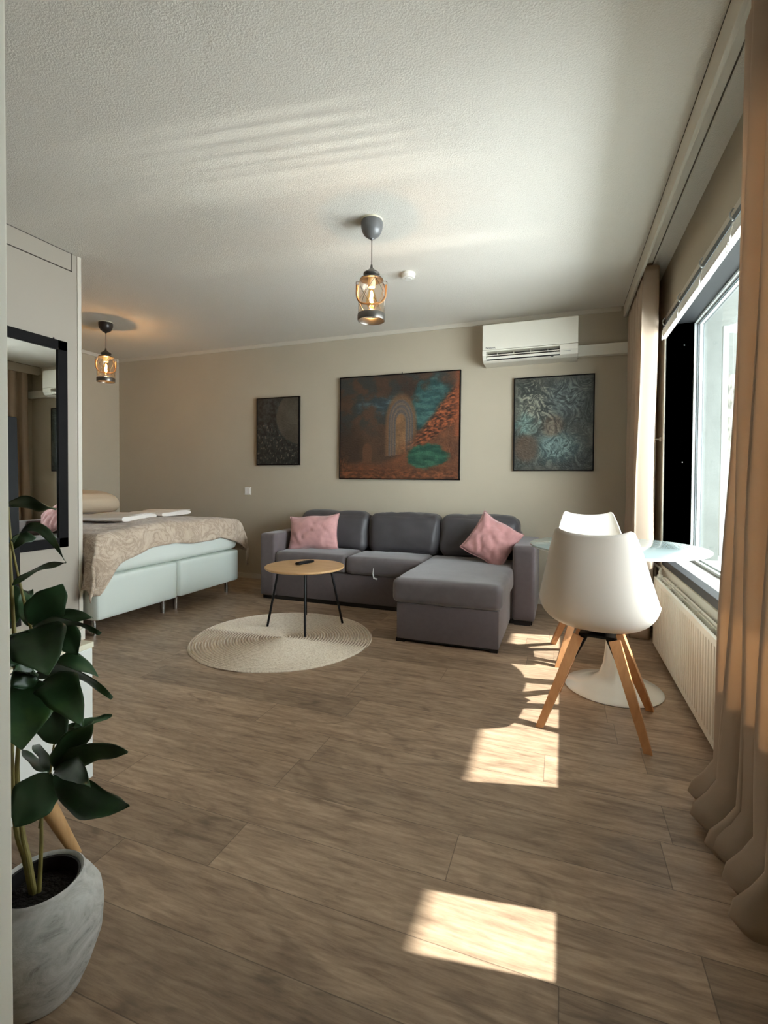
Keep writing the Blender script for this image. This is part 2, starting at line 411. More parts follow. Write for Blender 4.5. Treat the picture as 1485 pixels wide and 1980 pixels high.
def obj(name, bm, mat, parent=None, smooth=False, local=False, angle=35, thick=0.0, subs=0):
    bmesh.ops.recalc_face_normals(bm, faces=bm.faces)
    me = bpy.data.meshes.new(name); bm.to_mesh(me); bm.free()
    me.materials.append(mat)
    o = bpy.data.objects.new(name, me); COL.objects.link(o)
    if parent is not None:
        if not local:
            pw = Vector(parent['wloc']) if 'wloc' in parent else Vector((0, 0, 0))
            me.transform(Matrix.Translation(-pw))
        o.parent = parent
        o['wloc'] = tuple(parent['wloc']) if 'wloc' in parent else (0, 0, 0)
    else:
        xs = [v.co for v in me.vertices]
        c = Vector(((min(v.x for v in xs) + max(v.x for v in xs)) / 2, (min(v.y for v in xs) + max(v.y for v in xs)) / 2, min(v.z for v in xs)))
        me.transform(Matrix.Translation(-c)); o.location = c; o['wloc'] = tuple(c)
    if smooth:
        me.polygons.foreach_set('use_smooth', [True] * len(me.polygons))
        if angle < 180:
            try: me.set_sharp_from_angle(angle=math.radians(angle))
            except Exception: pass
    if thick:
        s = o.modifiers.new('solid', 'SOLIDIFY'); s.thickness = thick; s.offset = 0
    if subs:
        s = o.modifiers.new('sub', 'SUBSURF'); s.levels = subs; s.render_levels = subs
    return o
def thing(name, label, cat, loc=(0, 0, 0), group=None, rz=0.0):
    o = bpy.data.objects.new(name, None); COL.objects.link(o); o.location = loc; o.rotation_euler = (0, 0, rz)
    o.empty_display_size = 0.1; o['wloc'] = tuple(loc)
    o['label'] = label; o['category'] = cat
    if group: o['group'] = group
    return o
def tag(o, label, cat, group=None):
    o['label'] = label; o['category'] = cat
    if group: o['group'] = group
    return o
def struct(name, bm, m, parent=None, **kw):
    o = obj(name, bm, m, parent, **kw)
    if parent is None: o['kind'] = 'structure'
    return o

# ------------------------------------------------------------------ room shell
XL, XR, YB, YF, ZC = -5.174, 0.66, 4.542, -2.6, 2.57
XM = -3.05                         # wall carrying the mirror
WY0, WY1, WZ0, WZ1 = 1.2, 3.8, 0.57, 2.17
bm = NB(); box(bm, XL - 0.2, XR + 0.05, YF - 0.2, YB + 0.2, -0.1, 0.0); fl = struct('floor', bm, M['floor'])
me = fl.data; me.transform(Matrix.Translation(fl.location)); fl.location = (0, 0, 0)
struct('ceiling', box(NB(), XL - 0.2, XR + 0.35, YF - 0.2, YB + 0.2, ZC, ZC + 0.15), M['ceiling'])
struct('wall_back', box(NB(), XL - 0.2, XR + 0.35, YB, YB + 0.2, 0, ZC), M['wall'])
struct('wall_left', box(NB(), XL - 0.2, XL, YF, YB, 0, ZC), M['wall'])
struct('wall_front', box(NB(), XL - 0.2, XR + 0.35, YF - 0.2, YF, 0, ZC), M['wall_white'])
bm = NB(); box(bm, XM - 0.62, XM, YF, 2.372, 0, ZC); struct('wall_closet', bm, M['wall_white'])
bm = NB(); box(bm, -0.86, -0.715, YF, 0.45, 0, ZC, 0.002); struct('wall_entry', bm, M['entry'])
# window wall built around the opening
bm = NB()
box(bm, XR, XR + 0.16, YF, WY0, 0, ZC); box(bm, XR, XR + 0.16, WY1, YB, 0, ZC)
box(bm, XR, XR + 0.16, WY0, WY1, 0, WZ0 - 0.02); box(bm, XR, XR + 0.16, WY0, WY1, WZ1 + 0.02, ZC)
struct('wall_right', bm, M['wall'])
# crown strips and baseboards
struct('trim_1', box(NB(), XL, 0.45, YB - 0.012, YB, 2.531, ZC, 0.003), M['trimw'])
struct('trim_2', box(NB(), XL, XL + 0.012, 2.372, YB, 2.531, ZC, 0.003), M['trimw'])
struct('baseboard_back', box(NB(), XL, XR, YB - 0.014, YB, 0, 0.055, 0.003), M['trimw'])
struct('baseboard_closet', box(NB(), XM - 0.02, XM + 0.018, -0.5, 2.385, 0, 0.075, 0.003), M['entry'])
# access panel and corner strip on the closet wall
bm = NB(); box(bm, XM, XM + 0.004, 0.6, 2.311, 2.457, 2.566); struct('trim_3', bm, M['wall_white'])
bm = NB(); box(bm, XM, XM + 0.0045, 0.6, 2.318, 2.452, 2.457); box(bm, XM, XM + 0.0045, 2.311, 2.316, 2.452, 2.57); box(bm, XM, XM + 0.0045, 0.6, 2.318, 2.566, 2.57)
struct('trim_4', bm, M['gap'])
bm = NB(); box(bm, XM - 0.04, XM + 0.006, 2.352, 2.380, 0.0, ZC, 0.002); struct('trim_5', bm, M['trimw'])

# ------------------------------------------------------------------ window
win = bpy.data.objects.new('window_1', None); COL.objects.link(win); win['kind'] = 'structure'; win.location = (XR, 2.5, WZ0); win['wloc'] = (XR, 2.5, WZ0)
XG = 0.822
bm = NB()   # black painted reveal boards
box(bm, XR - 0.001, XG, WY1, WY1 + 0.02, WZ0, WZ1); box(bm, XR - 0.001, XG, WY0 - 0.02, WY0, WZ0, WZ1)
box(bm, XR - 0.001, XG, WY0 - 0.02, WY1 + 0.02, WZ1, WZ1 + 0.02)
struct('window_reveal', bm, M['black'], win)
bm = NB(); box(bm, XR - 0.004, XR + 0.05, WY0 - 0.02, WY1 + 0.02, WZ0 - 0.045, WZ0, 0.003)
struct('window_sill', bm, M['black'], win)
bm = NB(); box(bm, XR + 0.05, XG, WY0 - 0.02, WY1 + 0.02, WZ0 - 0.03, WZ0 - 0.002, 0.002)
struct('window_sill', bm, M['ledge'], win)
bm = NB()   # thin light casing on the wall
box(bm, XR - 0.008, XR, WY1 + 0.005, WY1 + 0.045, WZ0 - 0.05, WZ1 + 0.06); box(bm, XR - 0.008, XR, WY0 - 0.045, WY0 - 0.005, WZ0 - 0.05, WZ1 + 0.06)
box(bm, XR - 0.008, XR, WY0 - 0.045, WY1 + 0.045, WZ1 + 0.022, WZ1 + 0.06)
struct('window_casing', bm, M['trimw'], win)
bm = NB()
for a, b_, m_ in ((XG, XG + 0.016, 0.014), (XG + 0.016, XG + 0.03, 0.008), (XG + 0.03, XG + 0.05, 0.020)):
    box(bm, a, b_, WY1 - m_, WY1 + 0.03, WZ0, WZ1); box(bm, a, b_, WY0 - 0.03, WY0 + m_, WZ0, WZ1)
    box(bm, a, b_, WY0 - 0.03, WY1 + 0.03, WZ1 - m_, WZ1 + 0.02); box(bm, a, b_, WY0 - 0.03, WY1 + 0.03, WZ0 - 0.01, WZ0 + min(m_, 0.045))
struct('window_frame', bm, M['alu'], win)
bm = NB()
for x in (XG + 0.017, XG + 0.051):
    box(bm, x, x + 0.004, WY1 - 0.024, WY1 - 0.006, WZ0, WZ1); box(bm, x, x + 0.004, WY0 + 0.006, WY0 + 0.024, WZ0, WZ1)
    box(bm, x, x + 0.004, WY0, WY1, WZ1 - 0.024, WZ1 - 0.006)
struct('window_gasket', bm, M['alud'], win)
bm = NB(); box(bm, XG + 0.03, XG + 0.036, WY0 + 0.03, WY1 - 0.01, WZ0 + 0.01, WZ1 - 0.01); struct('window_pane', bm, M['winglass'], win)
for (y, z) in ((3.8, 2.02), (3.8, 1.23), (3.8, 0.66)):
    bm = NB(); tube(bm, [(0.765, WY1 + 0.002, z), (0.765, WY1 - 0.004, z), (0.765, WY1 - 0.010, z)], [0.007, 0.007, 0.003], 10); struct('reveal_screw', bm, M['chrome'], win, smooth=True)
bm = NB(); tube(bm, [(0.76, 2.55, WZ1 + 0.002), (0.76, 2.55, WZ1 - 0.01), (0.76, 2.57, WZ1 - 0.018), (0.76, 2.585, WZ1 - 0.01)], 0.003, 8); struct('reveal_hook', bm, M['metalblk'], win, smooth=True)
# board below the sill
struct('trim_6', box(NB(), XR - 0.006, XR, WY0 - 0.3, WY1 + 0.03, 0.10, WZ0 - 0.05), M['trimw'])

# ------------------------------------------------------------------ outside the window
struct('ceiling_balcony', box(NB(), XG + 0.09, 2.52, -2.5, 7.2, 2.45, 2.62), M['conc'])
struct('floor_balcony', box(NB(), XG + 0.09, 2.52, -2.5, 9.0, -0.25, -0.05), M['conc'])
bm = NB(); box(bm, XG + 0.06, 1.75, -0.5, 4.30, 0.40, 0.545, 0.004); struct('trim_7', bm, M['ledge'])
bm = NB(); box(bm, XG + 0.05, 1.035, 4.0, 4.5, 0.3, 2.45); struct('wall_balcony', bm, M['conc'])
bm = NB(); box(bm, XG - 0.01, XG + 0.09, YB, 9.0, -0.1, 2.6); box(bm, XG - 0.01, XG + 0.09, WY1 + 0.03, YB, 0, 2.6); box(bm, XG - 0.01, XG + 0.09, -2.6, WY0 - 0.03, 0, 2.6)
box(bm, XG - 0.01, XG + 0.09, WY0 - 0.03, WY1 + 0.03, WZ1 + 0.02, 2.6); box(bm, XG - 0.01, XG + 0.09, WY0 - 0.03, WY1 + 0.03, 0, WZ0 - 0.032)
struct('wall_outside', bm, M['conc'])
struct('wall_far', box(NB(), 0.9, 6.5, 7.4, 7.6, -1.0, 4.2), M['concs'])
t = thing('balcony_screen', 'white steel framed screen outside the window beyond the concrete pillar', 'screen', (1.2, 4.45, 0.3))
obj('post', box(NB(), 1.150, 1.190, 4.42, 4.47, 0.3, 2.30, 0.004), M['steelw'], t); obj('post', box(NB(), 1.27, 1.295, 4.43, 4.46, 1.66, 2.25, 0.003), M['steelw'], t)
obj('crossbar', box(NB(), 1.191, 2.45, 4.43, 4.46, 2.25, 2.31, 0.004), M['steelw'], t); obj('crossbar', box(NB(), 1.191, 2.45, 4.43, 4.46, 1.60, 1.66, 0.004), M['steelw'], t)
t = thing('lattice_screen', 'white lattice screen standing on the balcony low behind the curtain edge', 'screen', (1.6, 4.9, -0.05))
bm = NB()
for k in range(9): box(bm, 1.44 + k * 0.05, 1.452 + k * 0.05, 4.9, 4.912, 0.0, 1.0)
for k in range(20): box(bm, 1.43, 1.86, 4.895, 4.905, 0.03 + k * 0.05, 0.042 + k * 0.05)
obj('lattice', bm, M['steelw'], t)
bm = NB(); box(bm, 1.41, 1.43, 4.89, 4.92, -0.05, 1.02); box(bm, 1.86, 1.88, 4.89, 4.92, -0.05, 1.02); box(bm, 1.41, 1.88, 4.89, 4.92, 1.0, 1.03); obj('lattice_frame', bm, M['steelw'], t)
bm = NB(); tube(bm, [(1.2, 4.55, 0.55), (1.9, 4.75, 0.55)], 0.018, 10); tube(bm, [(1.2, 4.55, 0.85), (1.9, 4.75, 0.85)], 0.018, 10); tube(bm, [(1.32, 4.58, 0.85), (1.32, 4.58, -0.05)], 0.014, 10)
tag(obj('balcony_rail', bm, M['steelw'], smooth=True), 'low white tubular rail outside the window beside the lattice', 'railing')

# raised venetian blind at the window head
t = thing('venetian_blind', 'raised white blind bunched at the top of the window opening', 'blind', (0.655, 2.95, 2.05))
bm = NB(); box(bm, XR - 0.022, XR + 0.006, WY0, WY1 + 0.02, 2.150, 2.178, 0.002); obj('headrail', bm, M['alud'], t)
bm = NB()
for k in range(7): box(bm, XR - 0.030, XR - 0.004, WY0 + 0.02, WY1 + 0.01 - 0.001 * (k % 2), 2.090 + k * 0.0062, 2.0935 + k * 0.0062)
obj('slat_stack', bm, M['white_pl'], t)
bm = NB(); box(bm, XR - 0.032, XR - 0.002, WY0 + 0.02, WY1 + 0.012, 2.076, 2.089, 0.002); obj('bottom_rail', bm, M['white_pl'], t)
for y in (3.74, 3.28, 2.80, 2.34, 1.9):
    bm = NB(); tube(bm, [(XR - 0.024, y, 2.20), (XR - 0.034, y + 0.01, 2.185), (XR - 0.036, y, 2.165), (XR - 0.026, y, 2.15)], 0.004, 6); obj('bracket', bm, M['alu'], t, smooth=True)
    bm = NB(); tube(bm, [(XR - 0.034, y - 0.03, 2.13), (XR - 0.040, y - 0.02, 2.08), (XR - 0.036, y + 0.01, 2.055), (XR - 0.034, y + 0.04, 2.075)], 0.0025, 6); obj('lift_cord', bm, M['white_pl'], t, smooth=True)
bm = NB(); tube(bm, [(XR - 0.036, 2.36 + 0.03 * math.cos(a * PI / 4) * (1 + 0.0 * a), 2.055 + 0.02 * math.sin(a * PI / 4)) for a in range(9)], 0.0018, 6); obj('cord_loop', bm, M['white_pl'], t, smooth=True)

# ------------------------------------------------------------------ curtain pelmet, rail
bm = NB(); box(bm, 0.466, 0.484, -1.2, 4.50, 2.46, 2.566, 0.004); box(bm, 0.466, 0.484, 4.49, 4.528, 2.475, 2.566, 0.004)
pel = tag(obj('curtain_pelmet', bm, M['pelmet']), 'long greige pelmet board hiding the curtain rail along the ceiling', 'pelmet')
bm = NB(); box(bm, 0.4655, 0.485, -1.2, 4.52, 2.566, 2.570); obj('pelmet_joint', bm, M['gap'], pel)
bm = NB()
box(bm, 0.492, 0.500, -1.2, 4.5, 2.545, ZC - 0.001); box(bm, 0.505, 0.545, -1.2, 4.5, 2.548, ZC - 0.001); box(bm, 0.551, 0.558, -1.2, 4.5, 2.545, ZC - 0.001)
rl = tag(obj('curtain_rail', bm, M['trimw']), 'pale double track curtain rail on the ceiling behind the pelmet', 'rail')
bm = NB(); box(bm, 0.500, 0.505, -1.2, 4.5, 2.560, 2.5695); box(bm, 0.545, 0.551, -1.2, 4.5, 2.560, 2.5695); obj('rail_slot', bm, M['gap'], rl)

# ------------------------------------------------------------------ curtains
def curtain(name, label, y0, y1, y0b, y1b, xc, amp, amp_b, nf, zt, seed, toes, flare=0.0):
    bm = NB(); NU, NV = int(nf * 24), 60
    def fn(u, v):
        z = zt * (1 - v) ; k = v ** 1.6
        y = (y0 + (y1 - y0) * u) * (1 - k) + (y0b + (y1b - y0b) * u) * k
        a = amp * (1 - k) + amp_b * k
        ph = 2 * PI * nf * u + 0.25 * math.sin(3 * k + seed) * (1 - k)
        s_ = math.cos(ph); s_ = math.copysign(abs(s_) ** 0.55, s_)
        x = xc - a * s_ * (0.92 + 0.15 * math.sin(nf * u * 2.1 + seed)) - flare * k ** 2
        y += 0.018 * math.sin(2 * ph + seed) * (0.4 + k)
        x += 0.006 * math.sin(9 * k + u * 11 + seed)
        if z < 0.16 and toes:
            q = (0.16 - z) / 0.16; f = max(0, s_)
            x -= toes * f * math.sin(PI * 0.80 * q ** 1.3); y += 0.025 * math.sin(PI * q) * f
            z = 0.006 + 0.154 * (1 - q) ** (1.0 + 0.5 * f)
        if z > 2.42: x = max(x, 0.491)
        return Vector((x, y, max(0.004, z)))
    grid_surf(bm, fn, NU, NV)
    o = obj(name, bm, M['curtain'], smooth=True, angle=180, thick=0.003)
    tag(o, label, 'curtain', 'beige window curtains'); return o
curtain('window_curtain', 'beige curtain bunched in the far corner beside the heat pump', 3.62, 4.42, 3.74, 4.46, 0.530, 0.052, 0.060, 5.5, 2.53, 0.7, 0.02)
curtain('window_curtain', 'beige backlit curtain nearest the camera with hem pooled on the floor', 1.34, 1.72, 1.36, 1.95, 0.515, 0.042, 0.044, 4.5, 2.53, 2.1, 0.065, 0.0)

# pipe behind the far curtain, chain
t = thing('heating_pipe', 'white vertical heating pipe on the window wall behind the far curtain', 'pipe', (0.62, 4.05, 0.0))
bm = NB(); tube(bm, [(0.625, 3.97, 0.35), (0.625, 3.97, 2.24)], 0.008, 12); obj('pipe', bm, M['trimw'], t, smooth=True)
bm = NB(); tube(bm, [(0.625, 3.97, 2.235), (0.625, 3.97, 2.29)], 0.013, 12); obj('pipe_cap', bm, M['trimw'], t, smooth=True)
bm = NB(); tube(bm, [(0.61, 3.97, 1.40), (0.658, 3.93, 1.40)], 0.006, 8); tube(bm, [(0.655, 3.93, 1.385), (0.655, 3.93, 1.415)], 0.008, 8); obj('pipe_bracket', bm, M['trimw'], t, smooth=True)
bm = NB()
for k in range(14): tube(bm, [(0.60 + 0.008 * math.sin(k * 1.7), 3.98 + 0.012 * math.cos(k * 2.3), 2.54 - k * 0.018), (0.60 + 0.010 * math.sin(k * 1.7 + 1.4), 3.98, 2.52 - k * 0.018)], 0.006, 6)
tag(obj('hook_bunch', bm, M['beads'], smooth=True), 'dark bunch of curtain hooks hanging under the ceiling by the far curtain', 'curtain hooks')

# ------------------------------------------------------------------ radiator
t = thing('radiator', 'long white ribbed radiator under the window', 'radiator', (0.58, 2.5, 0.0))
RY0, RY1, RZ0, RZ1 = 1.42, 3.55, 0.050, 0.478
bm = NB(); n = 52
prof = [(0.0, RY0)]
ys = RY0 + 0.02; pitch = (RY1 - RY0 - 0.04) / n
pts = [(0.568, RY0)]
for k in range(n):
    y = ys + k * pitch
    pts += [(0.568, y), (0.579, y + pitch * 0.14), (0.579, y + pitch * 0.36), (0.568, y + pitch * 0.5)]
pts += [(0.568, RY1)]
zr = [(RZ0, 0.0), (RZ0 + 0.025, 0.0), (RZ0 + 0.032, 1.0), (RZ1 - 0.032, 1.0), (RZ1 - 0.025, 0.0), (RZ1, 0.0)]
V = [[bm.verts.new((0.568 + (x - 0.568) * k, y, z)) for (x, y) in pts] for (z, k) in zr]
for i in range(len(V) - 1):
    for j in range(len(pts) - 1): bm.faces.new((V[i][j], V[i][j + 1], V[i + 1][j + 1], V[i + 1][j]))
bk = [[bm.verts.new((0.583, y, z)) for y in (RY0, RY1)] for z in (RZ0, RZ1)]
bm.faces.new((bk[0][0], bk[1][0], bk[1][1], bk[0][1]))
obj('front_panel', bm, M['rad'], t)
bm = NB(); box(bm, 0.568, 0.584, RY0, RY1, RZ1 - 0.002, RZ1 + 0.004, 0.002); box(bm, 0.569, 0.638, RY0 - 0.004, RY0, RZ0, RZ1 + 0.004, 0.001); box(bm, 0.569, 0.638, RY1, RY1 + 0.004, RZ0, RZ1 + 0.004, 0.001); obj('casing', bm, M['rad'], t)
bm = NB(); box(bm, 0.628, 0.640, RY0, RY1, RZ0, RZ1 + 0.002, 0.002); obj('rear_panel', bm, M['rad'], t)
bm = NB()
k = RY0 + 0.1
while k < RY1 - 0.02:
    box(bm, 0.584, 0.628, k, k + 0.004, RZ1 - 0.016, RZ1); k += 0.29
box(bm, 0.614, 0.618, RY0, RY1, RZ1 - 0.014, RZ1 - 0.002)
obj('top_grille', bm, M['rad'], t)
bm = NB(); N2 = 240
pt = [(0.594 + (0.016 if (k // 2) % 2 else 0), RY0 + (RY1 - RY0) * k / N2) for k in range(N2 + 1)]
A = [bm.verts.new((x, y, RZ0 + 0.03)) for x, y in pt]; B = [bm.verts.new((x, y, RZ1 - 0.06)) for x, y in pt]
for j in range(N2): bm.faces.new((A[j], A[j + 1], B[j + 1], B[j]))
A = [bm.verts.new((x + 0.028, y, RZ0 + 0.03)) for x, y in pt]; B = [bm.verts.new((x + 0.028, y, RZ1 - 0.06)) for x, y in pt]
for j in range(N2): bm.faces.new((A[j], A[j + 1], B[j + 1], B[j]))
obj('convector_fins', bm, M['radin'], t)
bm = NB(); tube(bm, [(0.608, RY1 + 0.005, 0.43), (0.608, RY1 + 0.05, 0.43), (0.618, RY1 + 0.09, 0.50), (0.643, RY1 + 0.2, 0.50), (0.643, 3.97, 0.50), (0.643, 3.97, 0.36)], 0.009, 10); obj('supply_pipe', bm, M['trimw'], t, smooth=True)
bm = NB(); tube(bm, [(0.608, RY1 + 0.03, 0.41), (0.608, RY1 + 0.03, 0.45), (0.608, RY1 + 0.03, 0.49)], [0.014, 0.020, 0.016], 14); obj('valve', bm, M['white_pl'], t, smooth=True)
for y in (RY0 + 0.3, RY1 - 0.3):
    bm = NB(); box(bm, 0.618, 0.654, y, y + 0.03, 0.2, 0.48); obj('wall_bracket', bm, M['rad'], t)

# ------------------------------------------------------------------ air conditioner
AX0, AX1 = -0.668, 0.110
t = thing('air_conditioner', 'white wall mounted heat pump unit near the ceiling on the back wall', 'air conditioner', (-0.28, 4.42, 2.14))
bm = NB(); prism_x(bm, [(YB - 0.001, 2.462), (4.318, 2.462), (4.303, 2.452), (4.300, 2.236), (YB - 0.001, 2.236)], AX0, AX1); bmesh.ops.bevel(bm, geom=[e for e in bm.edges if e.calc_length() < 0.3], offset=0.004, segments=2, affect='EDGES'); obj('front_cover', bm, M['ac'], t, smooth=True)
lower = [(YB - 0.001, 2.233), (4.302, 2.233), (4.304, 2.190), (4.325, 2.152), (4.37, 2.136), (YB - 0.001, 2.136)]
bm = NB(); prism_x(bm, lower, AX0, AX0 + 0.032); prism_x(bm, lower, -0.030, AX1)
prism_x(bm, [(4.40, 2.233), (4.302, 2.233), (4.302, 2.222), (4.40, 2.222)], AX0 + 0.032, -0.030)
prism_x(bm, [(YB - 0.001, 2.150), (4.333, 2.150), (4.345, 2.143), (4.37, 2.136), (YB - 0.001, 2.136)], AX0 + 0.032, -0.030)
obj('housing', bm, M['ac'], t)
bm = NB(); box(bm, AX0 + 0.033, -0.031, 4.39, YB - 0.01, 2.151, 2.221); obj('outlet', bm, M['acdark'], t)
bm = NB(); prism_x(bm, [(4.306, 2.192), (4.35, 2.197), (4.35, 2.193), (4.307, 2.186)], AX0 + 0.034, -0.032); obj('louver', bm, M['ac'], t)
bm = NB(); prism_x(bm, [(4.312, 2.176), (4.37, 2.182), (4.37, 2.170), (4.322, 2.158)], AX0 + 0.034, -0.032); obj('louver', bm, M['ac'], t)
for k in range(4): obj('guide_vane', box(NB(), AX0 + 0.12 + k * 0.14, AX0 + 0.123 + k * 0.14, 4.34, 4.389, 2.199, 2.222), M['ac'], t)
bm = NB(); box(bm, -0.002, 0.055, 4.3015, 4.303, 2.176, 2.1775); obj('indicator_light', box(NB(), -0.10, -0.08, 4.3275, 4.3285, 2.142, 2.148), M['led'], t); obj('display_mark', bm, M['led'], t)
# maker's lettering on the cover
fc = bpy.data.curves.new('lettering', 'FONT'); fc.body = 'Panasonic'; fc.size = 0.0215; fc.extrude = 0.0004; fc.offset = 0.0004
fo = bpy.data.objects.new('lettering_curve', fc); COL.objects.link(fo)
bpy.context.view_layer.update()
me = bpy.data.meshes.new_from_object(fo.evaluated_get(bpy.context.evaluated_depsgraph_get())); bpy.data.objects.remove(fo)
me.transform(Matrix.Translation(Vector((AX0 + 0.028, 4.2995, 2.246)) - Vector(t['wloc'])) @ Matrix.Rotation(PI / 2, 4, 'X'))
me.materials.clear(); me.materials.append(M['led']); lo = bpy.data.objects.new('lettering', me); COL.objects.link(lo); lo.parent = t
tag(obj('cable_duct', box(NB(), AX1 + 0.004, XR - 0.002, 4.478, YB - 0.001, 2.162, 2.256, 0.004), M['ac']), 'pale square cable duct from the heat pump to the window wall', 'duct')

# ------------------------------------------------------------------ switch, detector
t = thing('light_switch', 'square white light switch on the back wall beside the sofa', 'light switch', (-3.272, YB, 0.925))
obj('frame', box(NB(), -3.315, -3.229, YB - 0.010, YB - 0.001, 0.927, 1.013, 0.003), M['white_pl'], t)
obj('rocker', box(NB(), -3.303, -3.241, YB - 0.015, YB - 0.008, 0.939, 1.001, 0.002), M['white_pl'], t)
t = thing('smoke_detector', 'round white smoke detector on the ceiling behind the near pendant lamp', 'smoke detector', (-1.047, 3.33, 2.535))
bm = NB(); lathe(bm, [(0, ZC - 0.001), (0.05, ZC - 0.001), (0.052, 2.558), (0.050, 2.556), (0, 2.556)], (-1.047, 3.33, 0)); obj('base', bm, M['white_pl'], t, smooth=True)
bm = NB(); lathe(bm, [(0.046, 2.556), (0.047, 2.545), (0.043, 2.534), (0.024, 2.531), (0.023, 2.528), (0, 2.528)], (-1.047, 3.33, 0)); obj('cover', bm, M['white_pl'], t, smooth=True)

# ------------------------------------------------------------------ mirror
t = thing('wall_mirror', 'tall black framed mirror on the left closet wall', 'mirror', (XM, 1.95, 0.647))
MY0, MY1, MZ0, MZ1 = 1.62, 2.268, 0.647, 1.977; fw = 0.062
bm = NB()
box(bm, XM, XM + 0.022, MY0, MY1, MZ0, MZ0 + fw, 0.002); box(bm, XM, XM + 0.022, MY0, MY1, MZ1 - fw, MZ1, 0.002)
box(bm, XM, XM + 0.022, MY0, MY0 + fw, MZ0, MZ1, 0.002); box(bm, XM, XM + 0.022, MY1 - fw, MY1, MZ0, MZ1, 0.002)
obj('frame', bm, M['blackfr'], t)
obj('mirror_glass', box(NB(), XM + 0.001, XM + 0.010, MY0 + fw - 0.005, MY1 - fw + 0.005, MZ0 + fw - 0.005, MZ1 - fw + 0.005), M['mirror'], t)
obj('hanger', tube(NB(), [(XM + 0.004, 2.19, MZ1 - 0.004), (XM + 0.004, 2.19, MZ1 + 0.012)], 0.004, 8), M['metalblk'], t)

# ------------------------------------------------------------------ paintings
def fb(x, y, s, o=4, seed=0.0):
    return noise.fractal(Vector((x * s + seed, y * s - seed, seed * 0.37)), 0.9, 2.1, o)
def lerp(a, b, t_): t_ = max(0, min(1, t_)); return tuple(a[i] * (1 - t_) + b[i] * t_ for i in range(3))
def sm(a, b, x): t_ = max(0, min(1, (x - a) / (b - a))); return t_ * t_ * (3 - 2 * t_)
def art_big(u, v):   # u right, v up, 0..1
    n = fb(u, v, 3, 5, 1.3); n2 = fb(u, v, 9, 5, 5.1); n3 = fb(u * 0.6, v * 1.6, 16, 4, 9.0)
    c = lerp((56, 42, 34), (78, 58, 44), 0.5 + n)
    c = lerp(c, (46, 52, 52), sm(-0.1, 0.5, n2 + 0.2) * sm(0.35, 0.6, v) * 0.8)
    k = sm(0.0, 0.5, 0.55 - math.hypot((u - 0.33) / 0.30, (v - 0.72) / 0.20) + 0.5 * n2)       # blue smudges upper left
    c = lerp(c, lerp((44, 58, 64), (86, 116, 120), 0.5 + n3 * 1.4), k * 0.8)
    k = sm(0.0, 0.45, 0.95 - math.hypot((u - 0.76) / 0.22, (v - 0.68) / 0.30) + 0.45 * n2)     # teal field right
    c = lerp(c, lerp((32, 66, 66), (66, 100, 96), 0.5 + n3), k)
    # arch
    du = (u - 0.53) / 0.075; dv = (v - 0.54) / 0.16
    r = math.hypot(du, dv) if dv > 0 else abs(du)
    if v > 0.22 + 0.1 * (u - 0.4):
        k = sm(1.9, 1.5, r); c = lerp(c, (112, 82, 56), k * 0.85)
        if r < 1.45: c = lerp(c, lerp((110, 96, 84), (74, 78, 84), 0.5 + 0.5 * math.sin(r * 21)), 0.75 * sm(1.45, 1.3, r) * sm(0.42, 0.55, r))
        if r < 0.5: c = lerp((134, 98, 66), (112, 84, 58), 0.5 + n2)
    du = (u - 0.245) / 0.04; dv = (v - 0.28) / 0.07
    r = math.hypot(du, dv) if dv > 0 else abs(du)
    if v > 0.16: c = lerp(c, (104, 72, 50), sm(1.2, 0.8, r) * 0.7)
    # copper ground below the diagonal band
    line = 0.17 + 0.18 * sm(0.35, 0.75, u) + 0.36 * sm(0.62, 1.05, u) + 0.02 * n2
    if v < line + 0.02:
        c = lerp(c, lerp((84, 54, 38), (112, 70, 46), 0.5 + n2), sm(line + 0.02, line - 0.05, v))
    k = sm(0.10, 0.02, abs(v - line - 0.02) - 0.10 * sm(0.6, 1.0, u)) * sm(0.42, 0.8, u)
    c = lerp(c, lerp((50, 28, 20), (176, 98, 58), 0.42 + 0.8 * fb(u + v, v * 2.2 - u, 26, 6, 2.0)), k)
    edge = sm(0.30, 0.0, v + 1.6 * u - 0.10); c = lerp(c, lerp((46, 30, 22), (120, 74, 48), 0.4 + 0.8 * fb(u * 2.6, v, 28, 6, 4.0)), edge)
    edge = sm(0.16, 0.03, v + 0.03 * n) ; c = lerp(c, lerp((64, 38, 26), (142, 84, 52), 0.4 + 0.8 * fb(u, v * 2, 28, 6, 7.0)), edge * 0.8)
    if u > 0.93 and v > 0.4: c = lerp(c, (150, 80, 48), sm(0.93, 1.0, u) * 0.8)
    k = sm(1.1, 0.85, math.hypot((u - 0.745 - 0.1 * (v - 0.22)) / 0.175, (v - 0.22) / 0.115) + 0.25 * n2)
    c = lerp(c, lerp((28, 66, 54), (56, 96, 74), 0.5 + n3), k)
    return c
def art_small(u, v):
    n = fb(u, v * 1.4, 3, 5, 3.0); n2 = fb(u, v * 1.5, 12, 5, 6.0)
    c = lerp((26, 30, 33), (58, 64, 64), 0.45 + n2)
    r = math.hypot((u - 1.05) / 0.58, (v - 0.70) / 0.40)
    c = lerp(c, lerp((70, 66, 58), (86, 82, 72), 0.5 + n), sm(1.03, 0.97, r + 0.03 * n2))
    c = lerp(c, (30, 30, 28), sm(0.5, 0.2, v) * sm(0.9, 1.1, r) * 0.4)
    if v < 0.6 and r > 1.05: c = lerp(c, (112, 106, 92), max(0, fb(u, v, 26, 3, 8.0) - 0.18) * 2.0)
    return c
